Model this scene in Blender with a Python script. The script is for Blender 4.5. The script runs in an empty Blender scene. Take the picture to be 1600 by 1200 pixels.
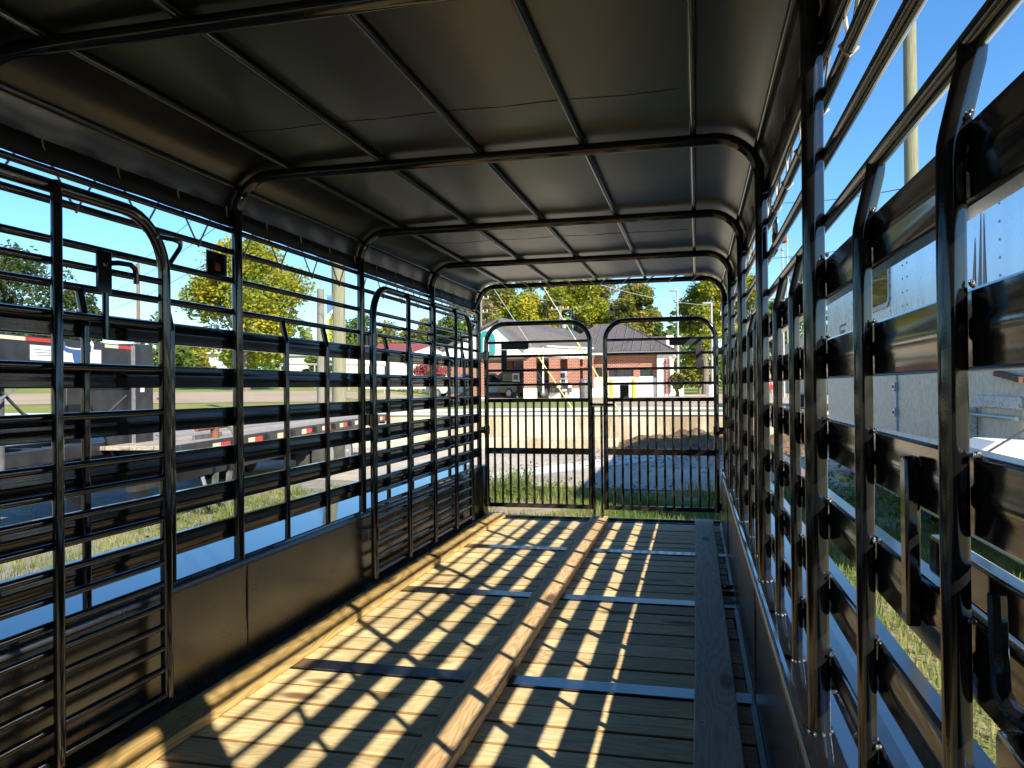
import bpy, math, random
from mathutils import Vector, Matrix
R = math.radians
random.seed(11)
scn = bpy.context.scene
col = scn.collection

# ------------------------------------------------------------------ camera, sky, sun, exposure
CAM_Z, FPX, YAW, PITCH, ROLL = 1.147, 1201.7, .2344, .0049, -.0098
cam_d = bpy.data.cameras.new('camera'); cam = bpy.data.objects.new('camera', cam_d); col.objects.link(cam)
scn.camera = cam
cam_d.sensor_width = 36; cam_d.lens = 36 * FPX / 1600; cam_d.clip_start = .02; cam_d.clip_end = 3000
_c, _s = math.cos(YAW), math.sin(YAW)
_r, _f, _u = Vector((_c, _s, 0)), Vector((-_s, _c, 0)), Vector((0, 0, 1))
_cp, _sp = math.cos(PITCH), math.sin(PITCH)
FW, UP = _f * _cp + _u * _sp, _u * _cp - _f * _sp
_cr, _sr = math.cos(ROLL), math.sin(ROLL)
RX, UZ = _r * _cr + UP * _sr, UP * _cr - _r * _sr
CAM = Vector((0, 0, CAM_Z))
cam.matrix_world = Matrix((( RX.x, UZ.x, -FW.x, 0), (RX.y, UZ.y, -FW.y, 0), (RX.z, UZ.z, -FW.z, CAM_Z), (0, 0, 0, 1)))

SUN = Vector((1.135, -1.16, 1.0)).normalized()
wd = bpy.data.worlds.new('World'); scn.world = wd; wd.use_nodes = True
wn = wd.node_tree.nodes; wl = wd.node_tree.links
sky = wn.new('ShaderNodeTexSky'); sky.sky_type = 'NISHITA'; sky.sun_disc = False
sky.sun_elevation = math.asin(SUN.z); sky.sun_rotation = math.atan2(SUN.x, SUN.y)
sky.air_density = 1.8; sky.dust_density = 0; sky.ozone_density = 8; sky.altitude = 3000
hsv = wn.new('ShaderNodeHueSaturation'); hsv.inputs['Saturation'].default_value = 1.1; wl.new(sky.outputs[0], hsv.inputs['Color'])
wl.new(hsv.outputs[0], wn['Background'].inputs[0]); wn['Background'].inputs[1].default_value = .10
sun_d = bpy.data.lights.new('sun', 'SUN'); sun = bpy.data.objects.new('sun', sun_d); col.objects.link(sun)
sun_d.energy = 4.6; sun_d.angle = R(.53); sun_d.color = (1, .92, .76)
sun.rotation_euler = (-SUN).to_track_quat('-Z', 'Y').to_euler()
vs = scn.view_settings
vs.view_transform = 'Standard'; vs.look = 'None'; vs.exposure = 1.2; vs.gamma = 1; vs.use_curve_mapping = False
scn.render.resolution_x, scn.render.resolution_y = 1024, 768

def ray(u, v): return FW + RX * ((u - 800) / FPX) - UZ * ((v - 600) / FPX)
def on_x(u, v, x): d = ray(u, v); return CAM + d * (x / d.x)
def on_y(u, v, y): d = ray(u, v); return CAM + d * (y / d.y)
def on_z(u, v, z): d = ray(u, v); return CAM + d * ((z - CAM_Z) / d.z)
def on_d(u, v, D): return CAM + ray(u, v) * D          # D metres ahead of the camera

# ------------------------------------------------------------------ helpers
class MB:
    def __init__(s): s.v = []; s.f = []
    def add(s, vs_, fs):
        b = len(s.v); s.v += [tuple(q) for q in vs_]; s.f += [tuple(b + i for i in q) for q in fs]; return s
    def box(s, x0, x1, y0, y1, z0, z1):
        return s.add([(x0,y0,z0),(x1,y0,z0),(x1,y1,z0),(x0,y1,z0),(x0,y0,z1),(x1,y0,z1),(x1,y1,z1),(x0,y1,z1)],
            [(0,3,2,1),(4,5,6,7),(0,1,5,4),(1,2,6,5),(2,3,7,6),(3,0,4,7)])
    def obox(s, c, ax, ay, az):                          # centre and three half-axes
        c, ax, ay, az = Vector(c), Vector(ax), Vector(ay), Vector(az)
        return s.add([c + ax*i + ay*j + az*k for k in (-1,1) for i, j in ((-1,-1),(1,-1),(1,1),(-1,1))],
            [(0,3,2,1),(4,5,6,7),(0,1,5,4),(1,2,6,5),(2,3,7,6),(3,0,4,7)])
    def prism(s, pts, ext):
        ext = Vector(ext); n = len(pts)
        return s.add([Vector(p) for p in pts] + [Vector(p) + ext for p in pts],
            [tuple(range(n))[::-1], tuple(range(n, 2*n))] + [(i, (i+1) % n, n + (i+1) % n, n + i) for i in range(n)])
    def tube(s, path, r, seg=10, closed=False):
        P = [Vector(p) for p in path]; n = len(P)
        rr = r if isinstance(r, (list, tuple)) else [r] * n
        T = []
        for i in range(n):
            a = P[(i-1) % n] if (closed or i > 0) else P[i]
            b = P[(i+1) % n] if (closed or i < n-1) else P[i]
            T.append((b - a).normalized())
        ref = Vector((0,0,1)) if abs(T[0].z) < .9 else Vector((1,0,0))
        N = (ref - T[0] * ref.dot(T[0])).normalized()
        rings = []
        for i in range(n):
            N = (N - T[i] * N.dot(T[i])).normalized(); B = T[i].cross(N)
            rings += [P[i] + (N * math.cos(2*math.pi*k/seg) + B * math.sin(2*math.pi*k/seg)) * rr[i] for k in range(seg)]
        fs = []
        for i in range(n if closed else n-1):
            a, b = i*seg, ((i+1) % n)*seg
            fs += [(a+k, a+(k+1) % seg, b+(k+1) % seg, b+k) for k in range(seg)]
        if not closed: fs += [tuple(range(seg))[::-1], tuple(range((n-1)*seg, n*seg))]
        return s.add(rings, fs)
    def ball(s, c, r, n=6, m=4, sc=(1,1,1)):
        c = Vector(c); vs_ = [c + Vector((0,0,r*sc[2]))]
        for j in range(1, m):
            t = math.pi*j/m
            vs_ += [c + Vector((math.sin(t)*math.cos(2*math.pi*k/n)*r*sc[0], math.sin(t)*math.sin(2*math.pi*k/n)*r*sc[1], math.cos(t)*r*sc[2])) for k in range(n)]
        vs_.append(c - Vector((0,0,r*sc[2])))
        fs = [(0, 1+k, 1+(k+1) % n) for k in range(n)]
        for j in range(m-2):
            a = 1+j*n; fs += [(a+k, a+n+k, a+n+(k+1) % n, a+(k+1) % n) for k in range(n)]
        a = 1+(m-2)*n; fs += [(a+k, len(vs_)-1, a+(k+1) % n) for k in range(n)]
        return s.add(vs_, fs)
    def wheel(s, c, axis, r, w, seg=20, hole=0):
        c, axis = Vector(c), Vector(axis).normalized()
        s.tube([c-axis*w/2, c-axis*w*.42, c-axis*w*.3, c+axis*w*.3, c+axis*w*.42, c+axis*w/2], [r*.86, r*.97, r, r, r*.97, r*.86], seg); return s
    def mesh(s, name, mat, smooth=True, ang=38):
        m = bpy.data.meshes.new(name); m.from_pydata(s.v, [], s.f); m.update()
        if smooth:
            m.shade_smooth(); m.set_sharp_from_angle(angle=R(ang))
        if mat: m.materials.append(mat)
        return m
    def build(s, name, mat, parent=None, smooth=True, ang=38):
        return link(name, s.mesh(name, mat, smooth, ang), parent)

def link(name, mesh, parent=None, loc=None, rot=None):
    o = bpy.data.objects.new(name, mesh); col.objects.link(o)
    if loc is not None: o.location = loc
    if rot is not None: o.rotation_euler = rot
    if parent is not None:
        o.parent = parent
        if parent.type == 'EMPTY': o.matrix_parent_inverse = Matrix.Translation(-Vector(parent.location))
    return o
def tag(o, label, cat, group=None):
    o['label'] = label; o['category'] = cat
    if group: o['group'] = group
    return o
def thing(name, loc, label, cat, group=None):
    o = bpy.data.objects.new(name, None); col.objects.link(o); o.location = loc; o.empty_display_size = .2
    return tag(o, label, cat, group)
def structure(o): o['kind'] = 'structure'; return o
def stuff(o): o['kind'] = 'stuff'; return o
def bevel(o, w=.002, seg=2):
    m = o.modifiers.new('bevel', 'BEVEL'); m.width = w; m.segments = seg; m.limit_method = 'ANGLE'; m.angle_limit = R(50); return o

# ------------------------------------------------------------------ materials
def new_mat(name):
    m = bpy.data.materials.new(name); m.use_nodes = True
    return m, m.node_tree.nodes, m.node_tree.links, m.node_tree.nodes['Principled BSDF']
def ramp(n, stops):
    r = n.new('ShaderNodeValToRGB'); e = r.color_ramp.elements
    while len(e) < len(stops): e.new(.5)
    for i, (p, c) in enumerate(stops):
        e[i].position = p; e[i].color = (*c, 1) if len(c) == 3 else c
    return r
def noise(n, l, scale, detail=4, vec=None, rough=.55, dist=0):
    t = n.new('ShaderNodeTexNoise'); t.inputs['Scale'].default_value = scale; t.inputs['Detail'].default_value = detail
    t.inputs['Roughness'].default_value = rough; t.inputs['Distortion'].default_value = dist
    if vec is not None: l.new(vec, t.inputs['Vector'])
    return t
def coord(n, kind='Object'): return n.new('ShaderNodeTexCoord').outputs[kind]
def mapped(n, l, sc, kind='Object'):
    m = n.new('ShaderNodeMapping'); m.inputs['Scale'].default_value = sc; l.new(coord(n, kind), m.inputs[0]); return m.outputs[0]
def bump(n, l, b, h, strength, dist=.01):
    k = n.new('ShaderNodeBump'); k.inputs['Strength'].default_value = strength; k.inputs['Distance'].default_value = dist
    l.new(h, k.inputs['Height']); l.new(k.outputs[0], b.inputs['Normal']); return k
def simple(name, c0, c1=None, scale=6, rough=.6, metal=0, bs=.15, bd=.01, detail=5, rvar=.1, spec=.5, coat=0, sc=(1,1,1), lo=.35, hi=.7):
    m, n, l, b = new_mat(name)
    c1 = c1 or tuple(x * .75 for x in c0)
    t = noise(n, l, scale, detail, mapped(n, l, sc))
    r = ramp(n, [(lo, c0), (hi, c1)]); l.new(t.outputs['Fac'], r.inputs[0]); l.new(r.outputs[0], b.inputs['Base Color'])
    mr = n.new('ShaderNodeMapRange'); mr.inputs[3].default_value = rough - rvar; mr.inputs[4].default_value = rough + rvar
    t2 = noise(n, l, scale * 2.3, 4, mapped(n, l, sc)); l.new(t2.outputs['Fac'], mr.inputs[0]); l.new(mr.outputs[0], b.inputs['Roughness'])
    b.inputs['Metallic'].default_value = metal; b.inputs['Specular IOR Level'].default_value = spec
    b.inputs['Coat Weight'].default_value = coat; b.inputs['Coat Roughness'].default_value = .06
    if bs: bump(n, l, b, t2.outputs['Fac'], bs, bd)
    return m

def black_paint(name, rough, peel=.05, wav=0.0, base=(.006, .006, .0065), dust=.012, ior=1.7, rv=(.75, 1.5)):
    m, n, l, b = new_mat(name)
    co = coord(n)
    d = noise(n, l, 9, 6, co, .65); r = ramp(n, [(.5, base), (.85, tuple(x + dust for x in base))])
    l.new(d.outputs['Fac'], r.inputs[0]); l.new(r.outputs[0], b.inputs['Base Color'])
    mr = n.new('ShaderNodeMapRange'); mr.inputs[3].default_value = rough * rv[0]; mr.inputs[4].default_value = rough * rv[1]
    l.new(d.outputs['Fac'], mr.inputs[0]); l.new(mr.outputs[0], b.inputs['Roughness'])
    b.inputs['IOR'].default_value = ior
    p = noise(n, l, 420, 2, co); w = noise(n, l, 7, 2, co)
    a = n.new('ShaderNodeMath'); a.operation = 'MULTIPLY_ADD'; l.new(w.outputs['Fac'], a.inputs[0]); a.inputs[1].default_value = wav; l.new(p.outputs['Fac'], a.inputs[2])
    bump(n, l, b, a.outputs[0], peel, .004)
    return m

def wood(name, pale, mid, dark, knot=(.16, .07, .03), grain_y=7.0, sat=1):
    # length along local X
    m, n, l, b = new_mat(name)
    oi = n.new('ShaderNodeObjectInfo')
    co = coord(n)
    off = n.new('ShaderNodeVectorMath'); off.operation = 'MULTIPLY_ADD'
    cx = n.new('ShaderNodeCombineXYZ'); l.new(oi.outputs['Random'], cx.inputs[0]); l.new(oi.outputs['Random'], cx.inputs[1]); l.new(oi.outputs['Random'], cx.inputs[2])
    l.new(cx.outputs[0], off.inputs[0]); off.inputs[1].default_value = (37, 17, 23); l.new(co, off.inputs[2])
    def mp(sc):
        q = n.new('ShaderNodeMapping'); q.inputs['Scale'].default_value = sc; l.new(off.outputs[0], q.inputs[0]); return q.outputs[0]
    vor = n.new('ShaderNodeTexVoronoi'); vor.inputs['Scale'].default_value = 1; l.new(mp((1.7, 5.5, 5.5)), vor.inputs['Vector']); vor.inputs['Randomness'].default_value = 1
    kn = ramp(n, [(0, (1, 1, 1)), (.11, (.8, .8, .8)), (.19, (0, 0, 0))]); l.new(vor.outputs['Distance'], kn.inputs[0])
    # growth rings: contours of a noise stretched along the board, pushed around by knots
    ns = noise(n, l, 1, 3, mp((.9, grain_y, grain_y)), .5)
    vd = ramp(n, [(0, (1, 1, 1)), (.6, (0, 0, 0))]); l.new(vor.outputs['Distance'], vd.inputs[0])
    ad = n.new('ShaderNodeMath'); ad.operation = 'MULTIPLY_ADD'; l.new(vd.outputs[0], ad.inputs[0]); ad.inputs[1].default_value = .22; l.new(ns.outputs['Fac'], ad.inputs[2])
    sn = n.new('ShaderNodeMath'); sn.operation = 'MULTIPLY'; l.new(ad.outputs[0], sn.inputs[0]); sn.inputs[1].default_value = 95
    si = n.new('ShaderNodeMath'); si.operation = 'SINE'; l.new(sn.outputs[0], si.inputs[0])
    fib = noise(n, l, 1, 5, mp((6, 190, 190)), .7)
    mixf = n.new('ShaderNodeMath'); mixf.operation = 'MULTIPLY_ADD'; l.new(si.outputs[0], mixf.inputs[0]); mixf.inputs[1].default_value = .20; l.new(fib.outputs['Fac'], mixf.inputs[2])
    cr = ramp(n, [(.18, pale), (.52, mid), (.86, dark)]); l.new(mixf.outputs[0], cr.inputs[0])
    big = noise(n, l, 1, 3, mp((.8, 3, 3)))
    hv = n.new('ShaderNodeHueSaturation'); l.new(cr.outputs[0], hv.inputs['Color'])
    mv = n.new('ShaderNodeMapRange'); mv.inputs[3].default_value = .72; mv.inputs[4].default_value = 1.2
    s2 = n.new('ShaderNodeMath'); s2.operation = 'ADD'; l.new(big.outputs['Fac'], s2.inputs[0])
    s3 = n.new('ShaderNodeMath'); s3.operation = 'MULTIPLY_ADD'; l.new(oi.outputs['Random'], s3.inputs[0]); s3.inputs[1].default_value = .7; s3.inputs[2].default_value = -.35; l.new(s3.outputs[0], s2.inputs[1])
    l.new(s2.outputs[0], mv.inputs[0]); l.new(mv.outputs[0], hv.inputs['Value']); hv.inputs['Saturation'].default_value = sat
    mk = n.new('ShaderNodeMix'); mk.data_type = 'RGBA'; l.new(kn.outputs[0], mk.inputs['Factor']); l.new(hv.outputs[0], mk.inputs['A']); mk.inputs['B'].default_value = (*knot, 1)
    l.new(mk.outputs['Result'], b.inputs['Base Color'])
    b.inputs['Roughness'].default_value = .62; b.inputs['Specular IOR Level'].default_value = .3
    bump(n, l, b, mixf.outputs[0], .35, .0015)
    return m

def foliage(name, a, b_, c, scale=.5, trans=.35):
    m, n, l, b = new_mat(name)
    t = noise(n, l, scale, 3, coord(n), .6); t2 = noise(n, l, 6, 2, coord(n))
    ad = n.new('ShaderNodeMath'); ad.operation = 'MULTIPLY_ADD'; l.new(t2.outputs['Fac'], ad.inputs[0]); ad.inputs[1].default_value = .5; l.new(t.outputs['Fac'], ad.inputs[2])
    r = ramp(n, [(.55, a), (.74, b_), (.95, c)]); l.new(ad.outputs[0], r.inputs[0]); l.new(r.outputs[0], b.inputs['Base Color'])
    b.inputs['Roughness'].default_value = .6; b.inputs['Specular IOR Level'].default_value = .25
    tr = n.new('ShaderNodeBsdfTranslucent'); l.new(r.outputs[0], tr.inputs[0])
    mx = n.new('ShaderNodeMixShader'); mx.inputs[0].default_value = trans
    l.new(b.outputs[0], mx.inputs[1]); l.new(tr.outputs[0], mx.inputs[2]); l.new(mx.outputs[0], n['Material Output'].inputs[0])
    return m

def ground_mix(name, cols, scales=(.35, 4, 40), rough=.95, bs=.5, bd=.03, sc=(1, 1, 1)):
    m, n, l, b = new_mat(name); co = mapped(n, l, sc)
    a = noise(n, l, scales[0], 6, co, .6); f = noise(n, l, scales[1], 6, co, .7); g = noise(n, l, scales[2], 4, co, .7)
    s1 = n.new('ShaderNodeMath'); s1.operation = 'MULTIPLY_ADD'; l.new(f.outputs['Fac'], s1.inputs[0]); s1.inputs[1].default_value = .6; l.new(a.outputs['Fac'], s1.inputs[2])
    s2 = n.new('ShaderNodeMath'); s2.operation = 'MULTIPLY_ADD'; l.new(g.outputs['Fac'], s2.inputs[0]); s2.inputs[1].default_value = .4; l.new(s1.outputs[0], s2.inputs[2])
    k = len(cols); r = ramp(n, [(.41 + .19 * i / (k - 1), c) for i, c in enumerate(cols)]) if k > 1 else ramp(n, [(0, cols[0]), (1, cols[0])])
    mr = n.new('ShaderNodeMath'); mr.operation = 'MULTIPLY'; mr.inputs[1].default_value = .5; l.new(s2.outputs[0], mr.inputs[0])
    l.new(mr.outputs[0], r.inputs[0]); l.new(r.outputs[0], b.inputs['Base Color']); b.inputs['Roughness'].default_value = rough
    b.inputs['Specular IOR Level'].default_value = .2
    bump(n, l, b, g.outputs['Fac'], bs, bd)
    return m

def brick_mat(name):
    m, n, l, b = new_mat(name)
    t = n.new('ShaderNodeTexBrick'); mpn = n.new('ShaderNodeMapping'); mpn.inputs['Rotation'].default_value = (R(90), 0, 0)
    l.new(coord(n), mpn.inputs[0]); l.new(mpn.outputs[0], t.inputs['Vector'])
    t.inputs['Color1'].default_value = (.30, .085, .045, 1); t.inputs['Color2'].default_value = (.22, .06, .035, 1); t.inputs['Mortar'].default_value = (.45, .36, .28, 1)
    t.inputs['Scale'].default_value = 1; t.inputs['Brick Width'].default_value = .26; t.inputs['Row Height'].default_value = .095; t.inputs['Mortar Size'].default_value = .010
    l.new(t.outputs[0], b.inputs['Base Color']); b.inputs['Roughness'].default_value = .9
    bump(n, l, b, t.outputs['Fac'], -.4, .01)
    return m

M = {}
M['paint'] = black_paint('black_gloss_paint', .085, .014, 3)
M['paint_sheet'] = black_paint('black_sheet_paint', .25, .05, 8, (.011, .011, .0105), .004, 2.1, (.92, 1.2))
M['paint_ledge'] = black_paint('black_ledge_paint', .035, .006, .3, (.010, .011, .013), .01, 2.6)
M['strap'] = black_paint('black_strap_paint', .14, .06, 4, (.014, .015, .018), .03, 2.2)
M['tarp'] = black_paint('black_vinyl', .30, .015, 4, (.010, .0105, .0105), .002, 1.75, (.95, 1.1))
M['tarp_hem'] = black_paint('black_vinyl_hem', .5, .12, 10, (.008, .008, .009), .006, 1.4)
M['plank'] = wood('treated_pine', (.76, .62, .36), (.68, .53, .28), (.52, .38, .18))
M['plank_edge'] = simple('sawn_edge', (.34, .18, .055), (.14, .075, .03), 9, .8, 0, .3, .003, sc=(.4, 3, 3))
M['board'] = wood('pine_board', (.66, .46, .25), (.56, .37, .18), (.38, .22, .10), (.10, .045, .02), 9)
M['board_yellow'] = wood('yellow_pine_board', (.66, .47, .20), (.56, .37, .13), (.40, .24, .08), (.14, .06, .03), 5)
M['board_grey'] = wood('weathered_board', (.66, .60, .48), (.56, .51, .41), (.42, .37, .30), (.15, .12, .09), 6, .85)
M['deck'] = wood('grey_deck_board', (.42, .36, .30), (.33, .28, .23), (.20, .17, .14), (.10, .08, .07), 6)
M['rope'] = simple('rope', (.42, .39, .33), (.28, .26, .22), 60, .9)
M['rope_white'] = simple('white_rope', (.70, .68, .62), (.55, .53, .48), 60, .9)
M['amber'] = simple('amber_lens', (.26, .07, .006), (.18, .04, .004), 20, .25)
M['zinc'] = simple('zinc', (.55, .55, .56), (.38, .38, .40), 30, .4, .8)
M['weld'] = simple('weld_bead', (.03, .03, .03), (.09, .09, .09), 90, .22, 0, .6, .004, coat=.5)
M['seam'] = simple('dark_seam', (.012, .009, .007), (.05, .025, .012), 60, .7, 0, .5, .003)
M['flat_black'] = simple('worn_black_steel', (.014, .0145, .017), (.034, .034, .038), 5, .42, 0, .1)
M['grey_steel'] = simple('grey_steel', (.15, .15, .15), (.055, .055, .055), 7, .6, .2, .2)
M['rust'] = simple('rusty_steel', (.22, .09, .05), (.10, .05, .035), 14, .8, .2, .3)
M['rubber'] = simple('tyre_rubber', (.035, .034, .033), (.06, .055, .05), 9, .85)
M['rim'] = simple('silver_rim', (.45, .45, .46), (.3, .3, .3), 9, .4, .7)
M['white'] = simple('white_paint', (.78, .77, .73), (.68, .66, .62), 2, .55, 0, .05)
M['decal_white'] = simple('white_decal', (.80, .80, .80), (.62, .62, .62), 25, .5, 0, 0)
M['red'] = simple('red_reflector', (.62, .035, .025), (.45, .03, .02), 40, .35, 0, 0)
M['cream'] = simple('cream_reflector', (.78, .70, .48), (.6, .52, .36), 40, .4, 0, 0)
M['blue_decal'] = simple('blue_decal', (.05, .12, .30), (.04, .09, .22), 30, .5, 0, 0)
M['alu'] = simple('brushed_aluminium', (.74, .77, .80), (.66, .69, .73), 3, .28, .55, .03, .01, rvar=.06, sc=(1, 1, .3))
M['galv'] = simple('galvanised_panel', (.56, .55, .47), (.40, .39, .33), 16, .5, .35, .25, .004)
M['galv_spot'] = simple('speckled_galvanised', (.62, .62, .58), (.12, .12, .11), 55, .6, .2, .2, .003, lo=.5, hi=.72)
M['tan'] = simple('tan_panel', (.52, .44, .31), (.40, .33, .22), 3, .6)
M['decal_brown'] = simple('brown_decal', (.16, .085, .07), (.11, .06, .05), 20, .4, 0, 0)
M['glass'] = simple('dark_glass', (.02, .026, .034), (.015, .02, .025), 2, .06, 0, 0)
M['green'] = simple('green_decal', (.02, .17, .12), (.02, .12, .09), 30, .4, 0, 0)
M['yellow'] = simple('yellow_paint', (.72, .50, .03), (.60, .40, .02), 12, .5)
M['guard'] = simple('faded_yellow_guard', (.68, .58, .18), (.58, .48, .12), 9, .6)
M['pole_wood'] = simple('treated_pole', (.24, .235, .15), (.14, .135, .085), 5, .9, 0, .5, .01, sc=(9, 9, .35))
M['pole_grey'] = simple('old_pole', (.22, .205, .16), (.13, .12, .095), 5, .9, 0, .5, .01, sc=(9, 9, .35))
M['pole_brown'] = simple('brown_pole', (.20, .13, .10), (.12, .08, .06), 5, .9, sc=(9, 9, .35))
M['metal_pole'] = simple('galvanised_pole', (.42, .42, .42), (.33, .33, .33), 4, .45, .4)
M['wire'] = simple('wire', (.05, .05, .055), (.04, .04, .04), 4, .6, .2)
M['wire_light'] = simple('bright_wire', (.6, .6, .58), (.45, .45, .43), 8, .5, .3)
M['bark'] = simple('bark', (.20, .17, .14), (.10, .085, .07), 8, .95, 0, .6, .03, sc=(1, 1, .3))
M['brick'] = brick_mat('red_brick')
M['roof'] = simple('brown_metal_roof', (.17, .145, .13), (.13, .11, .10), 3, .5, .3, .05)
M['roof_red'] = simple('red_roof', (.26, .06, .05), (.18, .04, .035), 4, .8)
M['teal'] = simple('teal_sign', (.02, .26, .27), (.02, .22, .23), 4, .45, 0, 0)
M['conc'] = ground_mix('concrete_wall', [(.62, .55, .42), (.50, .42, .30), (.30, .22, .13)], (.5, 2.4, 25), .9, .3, .01, (1.6, 1.6, .35))
M['pave'] = ground_mix('pale_concrete', [(.56, .49, .40), (.44, .38, .31), (.32, .27, .22)], (.3, 3, 30), .9, .3, .01)
M['walk'] = ground_mix('sidewalk', [(.66, .64, .59), (.56, .54, .50)], (.3, 3, 30), .9, .2, .01)
M['lot'] = ground_mix('tan_lot', [(.50, .40, .29), (.42, .33, .23), (.36, .27, .19)], (.15, 1.2, 30), .9, .2, .01)
M['road'] = ground_mix('brown_road', [(.40, .31, .23), (.32, .245, .18)], (.2, 2, 40), .9, .2, .01)
M['lawn'] = ground_mix('lawn', [(.16, .20, .045), (.22, .24, .06), (.30, .28, .10)], (.12, 1.3, 14), .95, .6, .04)
M['soil'] = ground_mix('weedy_soil', [(.085, .13, .03), (.16, .17, .05), (.34, .27, .17), (.46, .39, .29)], (.55, 2.6, 34), .95, .9, .03)
M['gravel'] = ground_mix('gravel', [(.42, .39, .35), (.28, .26, .24), (.17, .16, .15)], (.5, 6, 60), .95, 1, .03)
M['grass'] = foliage('grass_blade', (.085, .135, .03), (.17, .215, .05), (.36, .33, .13), 1.1, .4)
M['litter'] = simple('leaf_litter', (.24, .15, .085), (.09, .06, .04), 30, .95, 0, .8, .03)
LEAF = {
 'yellow': foliage('yellowing_leaves', (.11, .16, .02), (.28, .30, .025), (.44, .38, .035), .45),
 'green': foliage('green_leaves', (.05, .10, .02), (.10, .165, .028), (.20, .22, .04), .5),
 'olive': foliage('olive_leaves', (.08, .12, .022), (.22, .22, .04), (.38, .30, .07), .4),
 'dark': foliage('dark_oak_leaves', (.03, .06, .018), (.055, .09, .022), (.10, .12, .03), .5),
 'grey': foliage('pale_sparse_leaves', (.12, .14, .06), (.24, .22, .10), (.34, .28, .15), .5),
 'pink': foliage('pink_blossom', (.05, .10, .02), (.38, .08, .10), (.55, .14, .17), 2.2),
}

# ------------------------------------------------------------------ terrain
G = -.42
UPZ = .46
def smooth(a, b, x): t = min(1, max(0, (x - a) / (b - a))); return t * t * (3 - 2 * t)
def up_z(x, y):
    D = -_s * x + _c * y; xr = _c * x + _s * y
    left = smooth(-.08, -.25, xr / max(D, 1))
    rise = min(1.2, max(0, (D - 33) * .035)) if D < 70 else 1.2
    return UPZ + rise * left
WALL_Y = 19.7
def sheet(name, mat, x0, x1, y0, y1, nx, ny, fz):
    b = MB()
    for j in range(ny + 1):
        for i in range(nx + 1):
            x, y = x0 + (x1 - x0) * i / nx, y0 + (y1 - y0) * j / ny
            b.v.append((x, y, fz(x, y)))
    b.f = [(j*(nx+1)+i, j*(nx+1)+i+1, (j+1)*(nx+1)+i+1, (j+1)*(nx+1)+i) for j in range(ny) for i in range(nx)]
    return structure(b.build(name, mat))
def dsheet(name, mat, D0, D1, a0, a1, n, m, dz):        # strip along the view's depth, following the upper ground
    b = MB()
    for j in range(m + 1):
        for i in range(n + 1):
            D = D0 + (D1 - D0) * j / m; xr = a0 + (a1 - a0) * i / n
            x, y = _c * xr - _s * D, _s * xr + _c * D
            b.v.append((x, y, up_z(x, y) + dz))
    b.f = [(j*(n+1)+i, j*(n+1)+i+1, (j+1)*(n+1)+i+1, (j+1)*(n+1)+i) for j in range(m) for i in range(n)]
    return structure(b.build(name, mat))
sheet('ground', M['soil'], -1500, 1500, -1500, 1500, 2, 2, lambda x, y: G - .02)
sheet('ground_near', M['soil'], -40, 30, -20, WALL_Y + .1, 70, 40, lambda x, y: G + .0)
sheet('gravel_yard', M['gravel'], -24, -5.4, 4, 19.3, 20, 20, lambda x, y: G + .006 - (0 if x < -6 else .0))
structure(MB().add([(-9, 12.3, G+.012), (6, 11.3, G+.012), (6, 19.65, G+.012), (-9, 19.65, G+.012)], [(0,1,2,3)]).build('concrete_apron', M['pave']))
structure(MB().add([(-4.5, 11.98, G+.018), (-3.7, 11.95, G+.018), (1.2, 19.6, G+.018), (-.2, 19.6, G+.018)], [(0,1,2,3)]).build('apron_ramp', M['walk']))
sheet('upper_ground', M['lawn'], -260, 200, WALL_Y + .12, 420, 110, 90, lambda x, y: up_z(x, y))
dsheet('sidewalk', M['walk'], 22.0, 25.2, -40, 40, 60, 2, .012)
dsheet('parking_lot', M['lot'], 39.5, 62, -9, 60, 20, 10, .014)
dsheet('road', M['road'], 36, 50, -90, -8.5, 60, 8, .02)
dsheet('lot_entrance', M['lot'], 25.1, 39.7, 3.4, 60, 12, 4, .013)

# concrete retaining wall
rw = thing('retaining_wall', (0, WALL_Y, G), 'stained concrete retaining wall behind the cattle trailer gates', 'wall')
x = -34
k = 0
while x < 16:
    w = 4.05
    b = MB(); b.box(x + .006, x + w - .006, WALL_Y, WALL_Y + .25, G - .1, UPZ - .04); bevel(b.build('wall_panel', M['conc'], rw), .012)
    x += w; k += 1
b = MB(); b.box(-34, 16, WALL_Y - .05, WALL_Y + .3, UPZ - .04, UPZ + .03); bevel(b.build('coping', M['walk'], rw), .015)
b = MB(); b.box(-34, -1.9, WALL_Y - .55, WALL_Y - .004, G - .1, G + .28); bevel(b.build('footing', M['conc'], rw), .03)

# ------------------------------------------------------------------ the livestock trailer
XL, XR = -1.855, .232
BOWY = [.412 + 1.22 * i for i in range(6)]
BZ, BR = 2.033, .0215
LEDGE = .457
tr = thing('livestock_trailer', (-.81, 3.2, G), 'glossy black slatted livestock trailer with tarp roof, seen from inside', 'trailer')
P_ = M['paint']
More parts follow.
